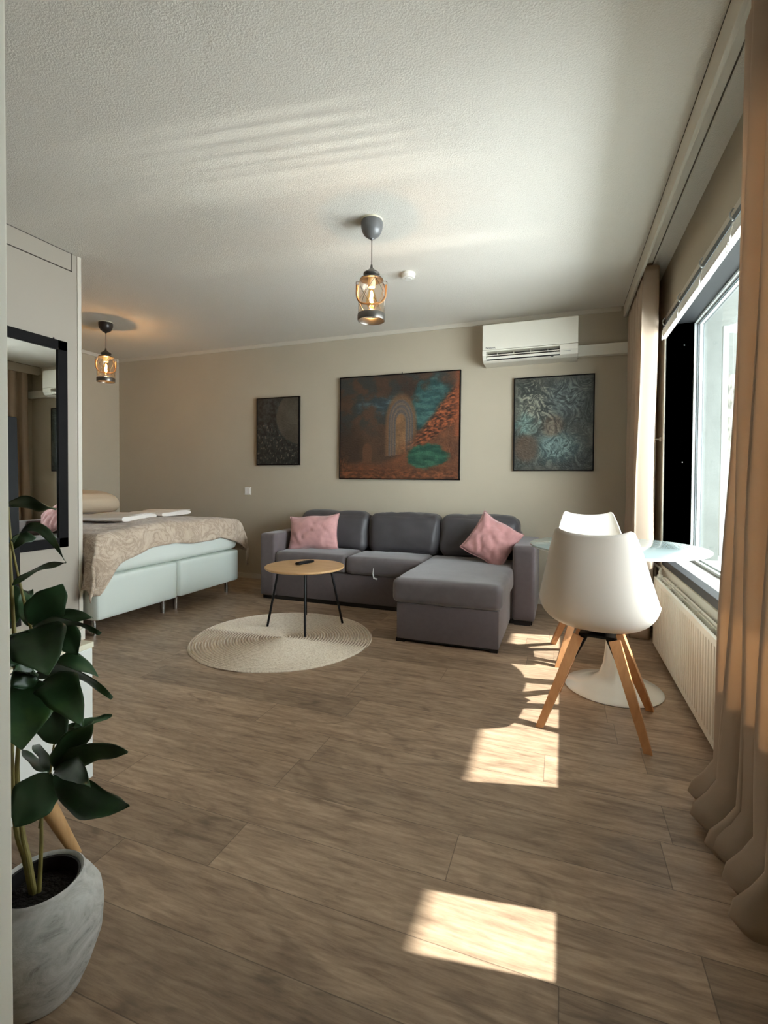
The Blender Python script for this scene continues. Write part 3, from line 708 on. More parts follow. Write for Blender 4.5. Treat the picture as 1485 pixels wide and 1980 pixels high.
def art_right(u, v):
    a = 2.2 * fb(u, v * 1.2, 2.0, 3, 12.0)
    uu = u + 0.10 * math.cos(a * 3); vv = v + 0.10 * math.sin(a * 3)
    n = fb(uu, vv, 4.5, 5, 15.0); s_ = 0.55 * fb(uu * 2.2 + vv, vv * 0.9, 7, 5, 18.0) + 0.75 * fb(uu * 1.2 - vv * 1.5, uu + vv * 3.0, 16, 5, 21.0)
    c = lerp((36, 40, 36), (82, 82, 72), 0.5 + n + 0.5 * s_)
    m1 = sm(1.1, 0.5, math.hypot((u - 0.55) / 0.36, (v - 0.25) / 0.19) + 0.3 * s_)
    c = lerp(c, lerp((58, 92, 94), (152, 186, 184), 0.45 + 1.5 * s_), m1 * 0.9)
    m2 = sm(1.1, 0.5, math.hypot((u - 0.50) / 0.16, (v - 0.48) / 0.13) + 0.3 * n)
    c = lerp(c, lerp((92, 66, 44), (140, 100, 70), 0.5 + s_), m2 * 0.8)
    m3 = sm(0.10, 0.5, s_ + 0.12) * sm(1.15, 0.5, math.hypot((u - 0.28) / 0.26, (v - 0.72) / 0.30))
    c = lerp(c, (176, 164, 138), m3)
    m4 = sm(1.1, 0.4, math.hypot((u - 0.66) / 0.32, (v - 0.76) / 0.24) + 0.4 * s_)
    c = lerp(c, lerp((48, 58, 60), (132, 146, 146), 0.42 + 1.1 * s_), m4 * 0.85)
    c = lerp(c, lerp((40, 46, 42), (124, 142, 134), 0.3 + 1.3 * s_), 0.45 * sm(0.5, 0.42, max(abs(u - 0.5), abs(v - 0.5))))
    m5 = sm(1.1, 0.4, math.hypot((u - 0.16) / 0.20, (v - 0.52) / 0.16) + 0.5 * n)
    c = lerp(c, lerp((60, 84, 80), (128, 160, 152), 0.5 + s_), m5 * 0.7)
    m6 = sm(1.2, 0.6, math.hypot((u - 0.16) / 0.18, (v - 0.24) / 0.16)); c = lerp(c, (88, 66, 48), m6 * 0.7)
    return c
def painting(name, label, x0, x1, z0, z1, art, nx, tilt=0.0):
    t = thing(name, label, 'painting', ((x0 + x1) / 2, YB, z0))
    nz = int(nx * (z1 - z0) / (x1 - x0)); y = YB - 0.030
    bm = NB(); V = grid_surf(bm, lambda u, v: Vector((x0 + 0.004 + (x1 - x0 - 0.008) * u, y, z0 + 0.004 + (z1 - z0 - 0.008) * v)), nx, nz)
    cl = bm.loops.layers.float_color.new('paint'); cache = {}
    for i in range(nx + 1):
        for j in range(nz + 1):
            c = art(i / nx, j / nz); cache[V[i][j]] = (*lin(tuple(max(0, min(255, q)) for q in c)), 1.0)
    for f in bm.faces:
        for l in f.loops: l[cl] = cache[l.vert]
    for i in range(nx + 1):
        for j in range(nz + 1): V[i][j].co.y -= 0.002 * noise.noise(Vector((i, j, 0)) * 0.35)
    obj('canvas', bm, M['paint'], t, smooth=True, angle=180)
    bm = NB(); w_ = 0.010
    box(bm, x0, x1, y - 0.004, YB - 0.001, z0, z0 + w_); box(bm, x0, x1, y - 0.004, YB - 0.001, z1 - w_, z1)
    box(bm, x0, x0 + w_, y - 0.004, YB - 0.001, z0, z1); box(bm, x1 - w_, x1, y - 0.004, YB - 0.001, z0, z1)
    box(bm, x0 + w_, x1 - w_, y + 0.006, YB - 0.001, z0 + w_, z1 - w_)
    obj('frame', bm, M['blackfr'], t)
    t.rotation_euler = (0, tilt, 0); return t
M['paint'] = vcol_mat('oil paint', 0.45, 0.3)
painting('abstract_painting', 'small dark grey abstract painting, leftmost on the back wall', -3.140, -2.612, 1.252, 1.980, art_small, 110)
t = painting('abstract_painting', 'large brown and teal abstract painting with an arch, above the sofa', -2.143, -0.902, 1.104, 2.136, art_big, 300, 0.004)
obj('hanger', tube(NB(), [(-1.48, YB - 0.02, 2.13), (-1.48, YB - 0.02, 2.155)], 0.004, 8), M['metalblk'], t)
painting('abstract_painting', 'grey green swirling abstract painting below the heat pump', -0.415, 0.253, 1.188, 2.019, art_right, 170)

# ------------------------------------------------------------------ bed
t = thing('double_bed', 'white box spring double bed in the alcove behind the closet wall', 'bed', (-4.05, 3.18, 0.0))
BX0, BX1 = XL + 0.02, -2.95
for (a, b_) in ((2.405, 3.148), (3.166, 3.945)):
    bm = NB(); soft(bm, BX0, BX1, a, b_, 0.118, 0.418, 0.022, cuts=10); bx = obj('bed_base', bm, M['bedw'], t, smooth=True, angle=180)
    for (x, y) in ((BX1 - 0.10, a + 0.06), (BX1 - 0.10, b_ - 0.06), (BX0 + 0.12, a + 0.06), (BX0 + 0.12, b_ - 0.06)):
        obj('leg', tube(NB(), [(x, y, 0.0), (x, y, 0.125)], 0.018, 16), M['chrome'], bx, smooth=True)
bm = NB(); soft(bm, BX0, BX1 - 0.005, 2.40, 3.95, 0.420, 0.66, 0.06, (0, 0, 0.03), cuts=16); obj('mattress', bm, M['mattress'], t, smooth=True, angle=180)
# blanket: top sheet with drop over the foot (X+) and both long sides
def blanket():
    bm = NB(); NU, NV = 150, 120
    x0, x1, y0, y1, zt = BX0 + 0.28, BX1 + 0.015, 2.390, 3.985, 0.702
    LX = x1 - x0; LY = y1 - y0; dn, df = 0.33, 0.26
    def fn(u, v):
        # arc-length coordinates
        sy = -dn + v * (LY + dn + df)
        hem = 0.145 + 0.15 * math.exp(-((sy + 0.02) / 0.12) ** 2) + 0.02 * math.sin(sy * 7 + 1) + 0.10 * max(0, (sy - 1.25)) / 0.4 + 0.05 * max(0, 0.75 - sy)
        sx = u * (LX + hem)
        R = 0.07
        def fold(s, L):      # returns (pos, drop) for an edge at L with radius R
            e = s - (L - R)
            if e <= 0: return s, 0.0
            th = e / R
            if th < PI / 2: return L - R + R * math.sin(th), R * (1 - math.cos(th))
            return L, R + (e - R * PI / 2)
        px, dx = fold(sx, LX)
        if sy < LY / 2: py_, dy = fold(LY - sy, LY); py = LY - py_
        else: py, dy = fold(sy, LY)
        over = 0.0
        drop = dx + dy
        if dx > 0 and dy > 0: drop = max(dx, dy) + 0.35 * min(dx, dy)
        x = x0 + px; y = y0 + py
        flare = 0.10 * max(0, drop - R)
        if dx > R: x += flare + 0.010 * math.sin(sy * 23) * min(1, dx / 0.15)
        if dy > R: y += (-1 if sy < LY / 2 else 1) * (flare * 1.6 + 0.012 * math.sin(sx * 19))
        top = 0.045 * math.sin(PI * min(1, max(0, sy / LY))) * min(1, 0.6 + px / 2) 
        z = zt + top - drop + 0.010 * noise.noise(Vector((x * 4, y * 4, 0))) * (1 if drop < R else 0.3)
        rr = noise.ridged_multi_fractal(Vector((x * 2.6 + 3, y * 3.2, z * 2)), 0.8, 2.0, 3, 1.0, 2.0)
        z += 0.010 * (rr - 1) if drop < R else 0
        if drop >= R: x += 0.008 * (rr - 1); 
        if x < XM + 0.03: y = max(y, 2.392)
        return Vector((x, y, z))
    grid_surf(bm, fn, NU, NV)
    return bm
tag(obj('blanket', blanket(), M['fur'], smooth=True, angle=180, thick=0.014), 'beige marbled plush blanket spread over the bed', 'blanket')
bm = NB(); soft(bm, -4.86, -4.36, 3.02, 3.88, 0.752, 0.925, 0.08, (0, 0, 0.03), cuts=14, amp=0.02, ns=5, wr=0.012)
for v in bm.verts:
    k = (v.co.x + 4.86) / 0.50; v.co.z += 0.05 * (1 - k)
tag(obj('bed_pillow', bm, M['pillow'], smooth=True, angle=180), 'ivory pillow at the head of the bed against the alcove wall', 'pillow')
def towel(label, cx, cy, cz, rz, L, W, H):
    bm = NB(); prof = []
    # folded: several layers with rounded left edge
    def loopf(u, v):
        a = u * 2 * PI; ca, sa = math.cos(a), math.sin(a)
        x = math.copysign(abs(ca) ** 0.25, ca) * L / 2; z = math.copysign(abs(sa) ** 0.7, sa) * H / 2 + H / 2
        y = (v - 0.5) * W; z *= 1 + 0.12 * math.sin(x * 17 + v * 3); return Vector((x, y, z))
    V = grid_surf(bm, loopf, 40, 12)
    for e in (0, 12):
        pass
    bmesh.ops.remove_doubles(bm, verts=bm.verts, dist=0.0001); bmesh.ops.holes_fill(bm, edges=[e for e in bm.edges if e.is_boundary])
    bmesh.ops.transform(bm, matrix=Matrix.Translation((cx, cy, cz)) @ Matrix.Rotation(rz, 4, 'Z'), verts=bm.verts)
    o = obj('folded_towel', bm, M['towel'], smooth=True, angle=60)
    bm = NB(); grid_surf(bm, lambda u, v: Vector(((u - 0.5) * L * 0.46 + L * 0.24, (v - 0.5) * W * 1.02, H * (1.06 + 0.10 * math.sin(u * PI)))), 14, 8)
    bmesh.ops.transform(bm, matrix=Matrix.Translation((cx, cy, cz)) @ Matrix.Rotation(rz, 4, 'Z'), verts=bm.verts)
    obj('towel_flap', bm, M['towel'], o, smooth=True, thick=0.006)
    tag(o, label, 'towel', 'folded towels on the bed')
towel('folded white towel on the bed nearer the closet wall', -3.50, 3.04, 0.752, 1.85, 0.50, 0.42, 0.040)
towel('folded white towel on the bed nearer the back wall', -3.60, 3.61, 0.752, 1.75, 0.46, 0.36, 0.036)

# ------------------------------------------------------------------ sofa
t = thing('corner_sofa', 'dark grey corner sofa with chaise against the back wall', 'sofa', (-1.39, 3.95, 0.0))
SX0, SX1, SY0, SY1 = -2.60, -0.18, 3.79, 4.50
for (a, b_) in ((SX0, SX0 + 0.155), (SX1 - 0.165, SX1)):
    bm = NB(); soft(bm, a, b_, SY0, SY1, 0.035, 0.605, 0.022, cuts=10); obj('armrest', bm, M['sofab'], t, smooth=True, angle=180)
bm = NB(); soft(bm, SX0 + 0.13, SX1 - 0.14, 4.36, SY1, 0.035, 0.66, 0.03, cuts=8); obj('back_frame', bm, M['sofab'], t, smooth=True, angle=180)
bm = NB(); box(bm, SX0 + 0.155, SX1 - 0.165, SY0 + 0.03, 4.4, 0.035, 0.285, 0.01); obj('base_frame', bm, M['sofab'], t, smooth=True)
bm = NB(); soft(bm, SX0 + 0.158, -1.742, SY0 - 0.005, 4.20, 0.29, 0.445, 0.035, (0.002, 0.006, 0.012), cuts=16, amp=0.003, ns=8, seed=1); obj('seat_cushion', bm, M['sofa'], t, smooth=True, angle=180)
bm = NB(); soft(bm, -1.738, -1.062, SY0 - 0.005, 4.20, 0.29, 0.440, 0.035, (0.002, 0.006, 0.012), cuts=16, amp=0.003, ns=8, seed=4); obj('seat_cushion', bm, M['sofa'], t, smooth=True, angle=180)
# chaise
bm = NB(); box(bm, -1.045, -0.362, 3.115, 3.83, 0.022, 0.268, 0.010); obj('chaise_box', bm, M['sofab'], t, smooth=True)
bm = NB(); soft(bm, -1.072, -0.338, 3.085, 4.22, 0.270, 0.435, 0.04, (0.002, 0.008, 0.012), cuts=20, amp=0.003, ns=7, seed=9, wr=0.004); obj('chaise_cushion', bm, M['sofa'], t, smooth=True, angle=180)
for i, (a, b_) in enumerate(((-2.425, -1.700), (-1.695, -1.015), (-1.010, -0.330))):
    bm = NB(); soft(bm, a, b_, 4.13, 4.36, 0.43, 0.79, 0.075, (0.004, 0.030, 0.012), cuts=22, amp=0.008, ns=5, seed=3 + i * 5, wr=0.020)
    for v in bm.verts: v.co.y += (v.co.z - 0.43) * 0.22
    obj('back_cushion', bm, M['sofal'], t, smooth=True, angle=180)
for (x, y) in ((-1.02, 3.14), (-0.40, 3.14)):
    bm = NB(); box(bm, x - 0.03 if x < -1 else x - 0.02, x + 0.03, y - 0.02, y + 0.03, 0.0, 0.024); obj('foot', bm, M['dark'], t)
bm = NB(); box(bm, -1.04, -0.37, 3.125, 3.80, 0.010, 0.024); obj('plinth', bm, M['dark'], t)
bm = NB(); box(bm, SX0 + 0.01, SX1 - 0.02, SY0 + 0.04, SY1 - 0.02, 0.0, 0.036); obj('plinth', bm, M['dark'], t)
bm = NB(); box(bm, SX1 - 0.15, SX1 - 0.03, SY0 + 0.01, SY0 + 0.08, 0.0, 0.036); obj('foot', bm, M['dark'], t)
bm = NB(); tube(bm, [(-1.475, SY0 - 0.008, 0.36), (-1.478, SY0 - 0.014, 0.31), (-1.470, SY0 - 0.014, 0.275), (-1.440, SY0 - 0.014, 0.268)], [0.004, 0.004, 0.007, 0.008], 8); obj('pull_strap', bm, plain('white strap', (200, 198, 194), 0.7), t, smooth=True)
# bolsters under the arm gap
def throw_pillow(label, c, W, H, T, rx, ry, rz, mat, seed, group='pink throw pillows'):
    bm = NB(); N = 26
    def side(sg):
        def fn(u, v):
            a, b_ = 2 * u - 1, 2 * v - 1
            x = a * W / 2 * (1 - 0.09 * (1 - b_ * b_)); z = b_ * H / 2 * (1 - 0.09 * (1 - a * a))
            th = T / 2 * (max(0, (1 - a * a) * (1 - b_ * b_))) ** 0.42
            rr = noise.ridged_multi_fractal(Vector((a * 1.6 + b_ + seed, b_ * 0.8 - a * 0.5, seed)), 0.8, 2.0, 3, 1.0, 2.0)
            th -= 0.022 * max(0, rr - 1.0) * min(1, th / (T * 0.25))
            return Vector((x, sg * max(th, 0.0), z + 0.006 * math.sin(a * 5 + seed)))
        return fn
    grid_surf(bm, side(-1), N, N); grid_surf(bm, side(1), N, N)
    bmesh.ops.remove_doubles(bm, verts=bm.verts, dist=0.0005)
    from mathutils import Euler
    mt = Matrix.Translation(c) @ Euler((rx, ry, rz), 'XYZ').to_matrix().to_4x4()
    bmesh.ops.transform(bm, matrix=mt, verts=bm.verts)
    o = obj('throw_pillow', bm, mat, smooth=True, angle=180)
    bm = NB(); pts = []
    for k in range(65):
        s = k / 16.0; e = int(s) % 4; f = (s - int(s)) * 2 - 1
        a, b_ = ((f, -1), (1, f), (-f, 1), (-1, -f))[e]
        pts.append(mt @ Vector((a * W / 2 * (1 - 0.09 * (1 - b_ * b_)), 0, b_ * H / 2 * (1 - 0.09 * (1 - a * a)) + 0.006 * math.sin(a * 5 + seed))))
    tube(bm, pts, 0.004, 6); obj('piping', bm, mat, o, smooth=True)
    tag(o, label, 'pillow', group); return o
throw_pillow('pink throw pillow leaning at the left end of the sofa', (-2.175, 4.03, 0.605), 0.50, 0.33, 0.15, -0.30, -0.075, 0.10, M['pink'], 2.0)
throw_pillow('pink throw pillow standing on one corner at the right end of the sofa', (-0.525, 3.96, 0.612), 0.37, 0.37, 0.15, -0.45, 0.50, -0.10, M['pinkd'], 7.0)

# ------------------------------------------------------------------ coffee table, rug, remote
RC = (-1.797, 2.890)
bm = NB(); NR = 31; pr = []; RR = 0.612; pitch = RR / NR
for k in range(NR):
    for q, h in ((0.0, 0.001), (0.2, 0.0095), (0.5, 0.013), (0.8, 0.0095)):
        pr.append(((k + q) * pitch, h))
pr.append((RR, 0.004)); pr.append((RR, 0.0))
lathe(bm, pr, (RC[0], RC[1], 0), 144)
for v in bm.verts:
    d = Vector((v.co.x - RC[0], v.co.y - RC[1], 0)); a = math.atan2(d.y, d.x); s_ = 1 + 0.006 * math.sin(3 * a) + 0.004 * math.sin(7 * a)
    v.co.x = RC[0] + d.x * s_; v.co.y = RC[1] + d.y * s_
tag(obj('round_rug', bm, M['rug'], smooth=True, angle=25), 'round braided jute rug on the wood floor under the coffee table', 'rug')
TCX, TCY, TZ = -1.785, 3.172, 0.458
t = thing('coffee_table', 'round light wood coffee table with thin black legs on the jute rug', 'table', (TCX, TCY, 0.0))
bm = NB(); lathe(bm, [(0, TZ), (0.288, TZ), (0.292, TZ - 0.003), (0.292, TZ - 0.011), (0.284, TZ - 0.017), (0, TZ - 0.017)], (TCX, TCY, 0), 80); obj('tabletop', bm, M['tabtop'], t, smooth=True)
bm = NB(); lathe(bm, [(0.19, TZ - 0.017), (0.20, TZ - 0.017), (0.20, TZ - 0.027), (0.19, TZ - 0.027)], (TCX, TCY, 0), 60, True); obj('ring', bm, M['metalblk'], t, smooth=True)
for (x, y) in ((-2.024, 3.045), (-1.650, 2.938), (-1.546, 3.323), (-1.918, 3.430)):
    d = Vector((x - TCX, y - TCY, 0)).normalized()
    p0 = Vector((TCX, TCY, TZ - 0.018)) + d * 0.19
    obj('leg', tube(NB(), [p0, Vector((x, y, 0.0125))], 0.0085, 12), M['metalblk'], t, smooth=True)
a_ = math.radians(98); ca, sa = math.cos(a_), math.sin(a_)
bm = NB(); soft(bm, -0.085, 0.085, -0.021, 0.021, 0, 0.020, 0.008, cuts=6)
Mr = Matrix.Translation((-1.825, 3.245, TZ + 0.0005)) @ Matrix.Rotation(math.radians(75), 4, 'Z')
bmesh.ops.transform(bm, matrix=Mr, verts=bm.verts)
rm = tag(obj('remote_control', bm, M['tv'], smooth=True, angle=180), 'black remote control on the round coffee table', 'remote control')
bm = NB()
for i in range(8):
    for j in range(3): box(bm, -0.065 + i * 0.014, -0.058 + i * 0.014, -0.013 + j * 0.010, -0.007 + j * 0.010, 0.0195, 0.0212)
bmesh.ops.transform(bm, matrix=Mr, verts=bm.verts); obj('button_pad', bm, plain('grey rubber keys', (48, 50, 50), 0.6), rm)

# ------------------------------------------------------------------ tulip table
t = thing('dining_table', 'round white pedestal dining table by the window', 'table', (0.268, 2.82, 0.0))
bm = NB(); lathe(bm, [(0, 0.757), (0.427, 0.757), (0.430, 0.755), (0.430, 0.749), (0, 0.749)], (0.268, 2.82, 0), 96); obj('tabletop', bm, M['topglass'], t, smooth=True)
bm = NB(); lathe(bm, [(0, 0.749), (0.429, 0.749), (0.424, 0.743), (0.38, 0.737), (0, 0.735)], (0.268, 2.82, 0), 96); obj('top_rim', bm, M['tulip'], t, smooth=True)
bm = NB(); lathe(bm, [(0, 0.0), (0.236, 0.0), (0.240, 0.004), (0.234, 0.010), (0.17, 0.022), (0.11, 0.040), (0.070, 0.075), (0.050, 0.130), (0.040, 0.22), (0.036, 0.34), (0.040, 0.48), (0.056, 0.60), (0.085, 0.69), (0.13, 0.735), (0, 0.735)], (0.268, 2.82, 0), 72); obj('pedestal', bm, M['tulip'], t, smooth=True, angle=60)

# ------------------------------------------------------------------ shell chairs
S_KEYS = [ # s, y, z, halfwidth, ey, ez
    (0.00, 0.205, 0.418, 0.185, -0.03, 0.020), (0.06, 0.200, 0.428, 0.200, -0.03, 0.032), (0.20, 0.120, 0.424, 0.228, -0.01, 0.075),
    (0.38, -0.010, 0.414, 0.243, 0.005, 0.118), (0.52, -0.110, 0.424, 0.248, 0.045, 0.128), (0.63, -0.170, 0.472, 0.244, 0.085, 0.085),
    (0.73, -0.205, 0.560, 0.232, 0.095, 0.040), (0.84, -0.235, 0.690, 0.203, 0.075, 0.012), (0.94, -0.258, 0.815, 0.172, 0.045, 0.004), (1.0, -0.270, 0.872, 0.152, 0.030, 0.012)]
def shell_pt(s, tt, off=0.0):
    for i in range(len(S_KEYS) - 1):
        if S_KEYS[i + 1][0] >= s: break
    k0 = S_KEYS[max(i - 1, 0)]; k1 = S_KEYS[i]; k2 = S_KEYS[i + 1]; k3 = S_KEYS[min(i + 2, len(S_KEYS) - 1)]
    f = (s - k1[0]) / (k2[0] - k1[0])
    def cr(j):
        a, b_, c, d = k0[j], k1[j], k2[j], k3[j]
        return 0.5 * (2 * b_ + (c - a) * f + (2 * a - 5 * b_ + 4 * c - d) * f * f + (3 * b_ - a - 3 * c + d) * f ** 3)
    y, z, hw, ey, ez = (cr(j) for j in range(1, 6))
    a = abs(tt); e = a ** 2.4
    if s > 0.9: z -= 0.016 * (s - 0.9) / 0.1 * (1 - (a * 1.35) ** 2 if a < 0.74 else 0) ; z -= 0.05 * ((s - 0.9) / 0.1) * max(0, a - 0.80) ** 1.3 * 3.0
    z += 0.010 + 0.012 * max(0, s - 0.5)
    return Vector((hw * math.sin(tt * PI / 2 * 0.92) / math.sin(PI / 2 * 0.92), y + ey * e, z + ez * e))
def make_chair(label, loc, rz, group='white shell dining chairs'):
    t = thing('dining_chair', label, 'chair', loc, group, rz)
    bm = NB(); grid_surf(bm, lambda u, v: shell_pt(u, 2 * v - 1), 44, 30)
    o = obj('seat_shell', bm, M['shell'], t, smooth=True, angle=180, local=True, thick=0.007)
    bm = NB(); grid_surf(bm, lambda u, v: (lambda p: Vector((p.x * 0.97, p.y + (0.004 if u > 0.8 else 0), p.z + 0.008 + 0.022 * (1 - (2 * v - 1) ** 4) * min(1, 8 * u, 8 * (1 - u)))))(shell_pt(0.03 + 0.44 * u, (2 * v - 1) * 0.84)), 20, 20)
    obj('seat_cushion', bm, plain('pale seat cushion', (224, 220, 212), 0.6), t, smooth=True, angle=180, local=True, thick=0.004)
    bm = NB(); box(bm, -0.075, 0.075, -0.075, 0.075, 0.392, 0.404, 0.003); box(bm, -0.03, 0.03, -0.03, 0.03, 0.40, 0.42); 
    obj('mounting_plate', bm, M['metalblk'], t, local=True)
    for sx in (-1, 1):
        for sy in (-1, 1):
            p0 = Vector((sx * 0.075, sy * 0.075, 0.392)); p1 = Vector((sx * 0.208, sy * 0.208, 0.012))
            d = (p1 - p0).normalized(); pe = p1 + d * 0.0
            bm = NB(); beam(bm, p0, p1 + d * 0.03, 0.046, 0.030, PI / 4)
            bmesh.ops.bisect_plane(bm, geom=bm.verts[:] + bm.edges[:] + bm.faces[:], plane_co=(0, 0, 0.001), plane_no=(0, 0, 1), clear_inner=True)
            bmesh.ops.holes_fill(bm, edges=[e for e in bm.edges if e.is_boundary])
            obj('leg', bm, M['leg'], t, local=True)
            q0 = Vector((sx * 0.052, sy * 0.052, 0.392)); q1 = p0 + d * 0.10 + Vector((-sx * 0.018, -sy * 0.018, -0.01))
            bm = NB(); beam(bm, q0, q1, 0.030, 0.008, PI / 4); obj('leg_bracket', bm, M['metalblk'], t, local=True)
    return t
make_chair('white shell dining chair with wooden legs, its back turned to the camera', (0.166, 2.43, 0.0), math.radians(-9.5))
make_chair('white shell dining chair at the far side of the round table', (0.185, 3.255, 0.0), math.radians(184.5))

# ------------------------------------------------------------------ cabinet and TV
t = thing('media_cabinet', 'low white cabinet on tapered wooden legs behind the potted plant', 'cabinet', (-1.5, 0.4, 0.0))
obj('carcass', box(NB(), -1.70, -1.302, -0.45, 1.047, 0.203, 0.590, 0.002), M['cab'], t)
obj('top_board', box(NB(), -1.70, -1.300, -0.45, 1.050, 0.591, 0.607, 0.001), M['cabedge'], t)
for k in range(3):
    d_ = obj('door', box(NB(), -1.302, -1.2995, -0.44 + k * 0.497, 0.048 + k * 0.497, 0.208, 0.586, 0.001), M['cab'], t)
for (x, y, dx, dy) in ((-1.35, 0.93, 0.04, 0.07), (-1.35, -0.35, 0.04, -0.07), (-1.65, 0.93, -0.04, 0.07), (-1.65, -0.35, -0.04, -0.07)):
    bm = NB(); tube(bm, [(x, y, 0.203), (x + dx * 0.5, y + dy * 0.5, 0.10), (x + dx, y + dy, 0.0)], [0.023, 0.018, 0.013], 20); obj('leg', bm, M['legl'], t, smooth=True)
TVY = 0.97
t = thing('television', 'black flat television standing on the cabinet, its edge behind the leaves', 'television', (-1.5, 0.3, 0.607))
bm = NB(); box(bm, -1.52, -1.49, -0.35, TVY, 0.655, 1.27, 0.004)
for v in bm.verts: v.co.x -= (v.co.z - 0.655) * 0.02
obj('screen_panel', bm, M['tv'], t, smooth=True)
for y in (0.50, -0.15):
    bm = NB(); box(bm, -1.60, -1.40, y, y + 0.03, 0.608, 0.618); box(bm, -1.515, -1.495, y, y + 0.03, 0.615, 0.67); obj('stand_foot', bm, M['tv'], t)

# ------------------------------------------------------------------ plant
PC = (-1.031, 0.706)
t = thing('potted_plant', 'tall green leafy plant in a weathered grey pot at the left edge', 'plant', (PC[0], PC[1], 0.0))
bm = NB(); lathe(bm, [(0, 0.0), (0.070, 0.0), (0.076, 0.006), (0.094, 0.045), (0.112, 0.100), (0.1165, 0.150), (0.112, 0.188), (0.098, 0.212), (0.086, 0.220), (0.081, 0.228), (0.082, 0.238), (0.078, 0.242), (0.073, 0.238), (0.073, 0.19), (0, 0.19)], (PC[0], PC[1], 0), 72)
for v in bm.verts:
    d = Vector((v.co.x - PC[0], v.co.y - PC[1], 0)); s_ = 1 + 0.010 * noise.noise(Vector((v.co.x * 12, v.co.y * 12, v.co.z * 12))); v.co.x = PC[0] + d.x * s_; v.co.y = PC[1] + d.y * s_
obj('pot', bm, M['pot'], t, smooth=True, angle=60)
bm = NB(); lathe(bm, [(0.0715, 0.236), (0.0725, 0.232), (0.0725, 0.20), (0.068, 0.195), (0.068, 0.234)], (PC[0], PC[1], 0), 60, True); obj('inner_pot', bm, M['potin'], t, smooth=True)
bm = NB(); lathe(bm, [(0, 0.206), (0.03, 0.208), (0.07, 0.202)], (PC[0], PC[1], 0), 40); obj('soil', bm, M['soil'], t, smooth=True)
LEAVES = [
    ((-0.980,0.700,0.487),(-0.823,0.740,0.534),0.045,0.55,0.020),
    ((-0.976,0.700,0.484),(-0.731,0.660,0.497),0.050,0.80,-0.030),
    ((-0.983,0.700,0.488),(-0.870,0.700,0.606),0.045,0.70,0.010),
    ((-0.991,0.700,0.480),(-1.131,0.760,0.478),0.022,0.50,0.010),
    ((-0.991,0.700,0.478),(-1.006,0.640,0.400),0.075,0.90,0.000),
    ((-0.976,0.700,0.484),(-0.757,0.600,0.562),0.035,0.50,0.020),
    ((-1.000,0.700,0.478),(-1.141,0.740,0.473),0.020,0.40,0.000),
    ((-1.037,0.740,0.508),(-1.038,0.740,0.597),0.050,0.80,0.000),
    ((-1.072,0.760,0.500),(-1.018,0.800,0.528),0.020,0.30,0.010),
    ((-0.983,0.740,0.556),(-0.936,0.800,0.563),0.018,0.40,0.000),
    ((-1.001,0.660,0.686),(-0.925,0.600,0.592),0.085,1.00,0.010),
    ((-0.988,0.680,0.673),(-0.847,0.660,0.621),0.060,0.90,0.030),
    ((-1.048,0.700,0.667),(-0.842,0.720,0.650),0.030,0.40,0.035),
    ((-1.075,0.740,0.656),(-0.977,0.800,0.644),0.040,0.50,0.030),
    ((-1.080,0.700,0.676),(-0.898,0.600,0.739),0.040,0.70,0.000),
    ((-0.985,0.660,0.715),(-0.980,0.620,0.690),0.050,0.70,0.000),
    ((-1.042,0.700,0.782),(-0.980,0.720,0.870),0.062,1.00,0.000),
    ((-1.042,0.700,0.777),(-0.943,0.760,0.791),0.030,0.50,0.012),
    ((-1.038,0.700,0.776),(-0.849,0.700,0.785),0.020,0.50,0.020),
    ((-1.017,0.680,0.782),(-0.856,0.600,0.740),0.085,1.00,0.015),
    ((-1.006,0.720,0.767),(-0.935,0.720,0.726),0.050,0.90,0.015),
    ((-1.061,0.720,0.766),(-1.025,0.740,0.757),0.015,0.30,0.000),
    ((-1.050,0.700,0.777),(-1.101,0.720,0.848),0.032,0.80,0.000),
    ((-1.104,0.740,0.768),(-1.240,0.800,0.819),0.030,0.70,0.010),
    ((-1.002,0.660,0.785),(-0.983,0.620,0.730),0.050,0.80,0.000),
    ((-1.158,0.740,0.739),(-1.198,0.800,0.635),0.050,0.80,0.000),
    ((-1.073,0.680,0.869),(-0.888,0.660,0.930),0.014,0.50,0.010),
    ((-1.040,0.660,0.962),(-0.865,0.640,0.938),0.018,0.50,0.045),
    ((-1.048,0.660,1.035),(-0.914,0.660,1.031),0.032,0.40,0.010),
    ((-1.113,0.700,0.940),(-1.088,0.740,0.959),0.030,0.40,0.010),
    ((-1.153,0.720,0.855),(-1.127,0.720,0.771),0.050,0.80,0.000),
    ((-1.203,0.760,0.782),(-1.252,0.840,0.810),0.030,0.80,0.000),
]
STEMS = [
    [ (-1.049,0.700,0.203),(-1.072,0.700,0.275),(-1.099,0.700,0.337),(-1.112,0.700,0.502),(-1.097,0.700,0.674),(-1.105,0.700,0.829),(-1.113,0.700,0.951) ],
    [ (-1.044,0.700,0.206),(-1.061,0.700,0.278),(-1.079,0.700,0.333),(-1.094,0.700,0.449),(-1.089,0.700,0.518),(-1.073,0.700,0.655),(-1.047,0.700,0.774) ],
    [ (-1.029,0.700,0.215),(-1.021,0.700,0.311),(-1.017,0.700,0.400),(-0.991,0.700,0.477) ],
    [ (-1.025,0.700,0.354),(-1.010,0.700,0.424),(-0.994,0.700,0.471),(-0.981,0.700,0.539) ],
    [ (-1.047,0.700,0.774),(-1.078,0.700,0.859),(-1.106,0.700,0.952),(-1.115,0.700,1.029) ],
]
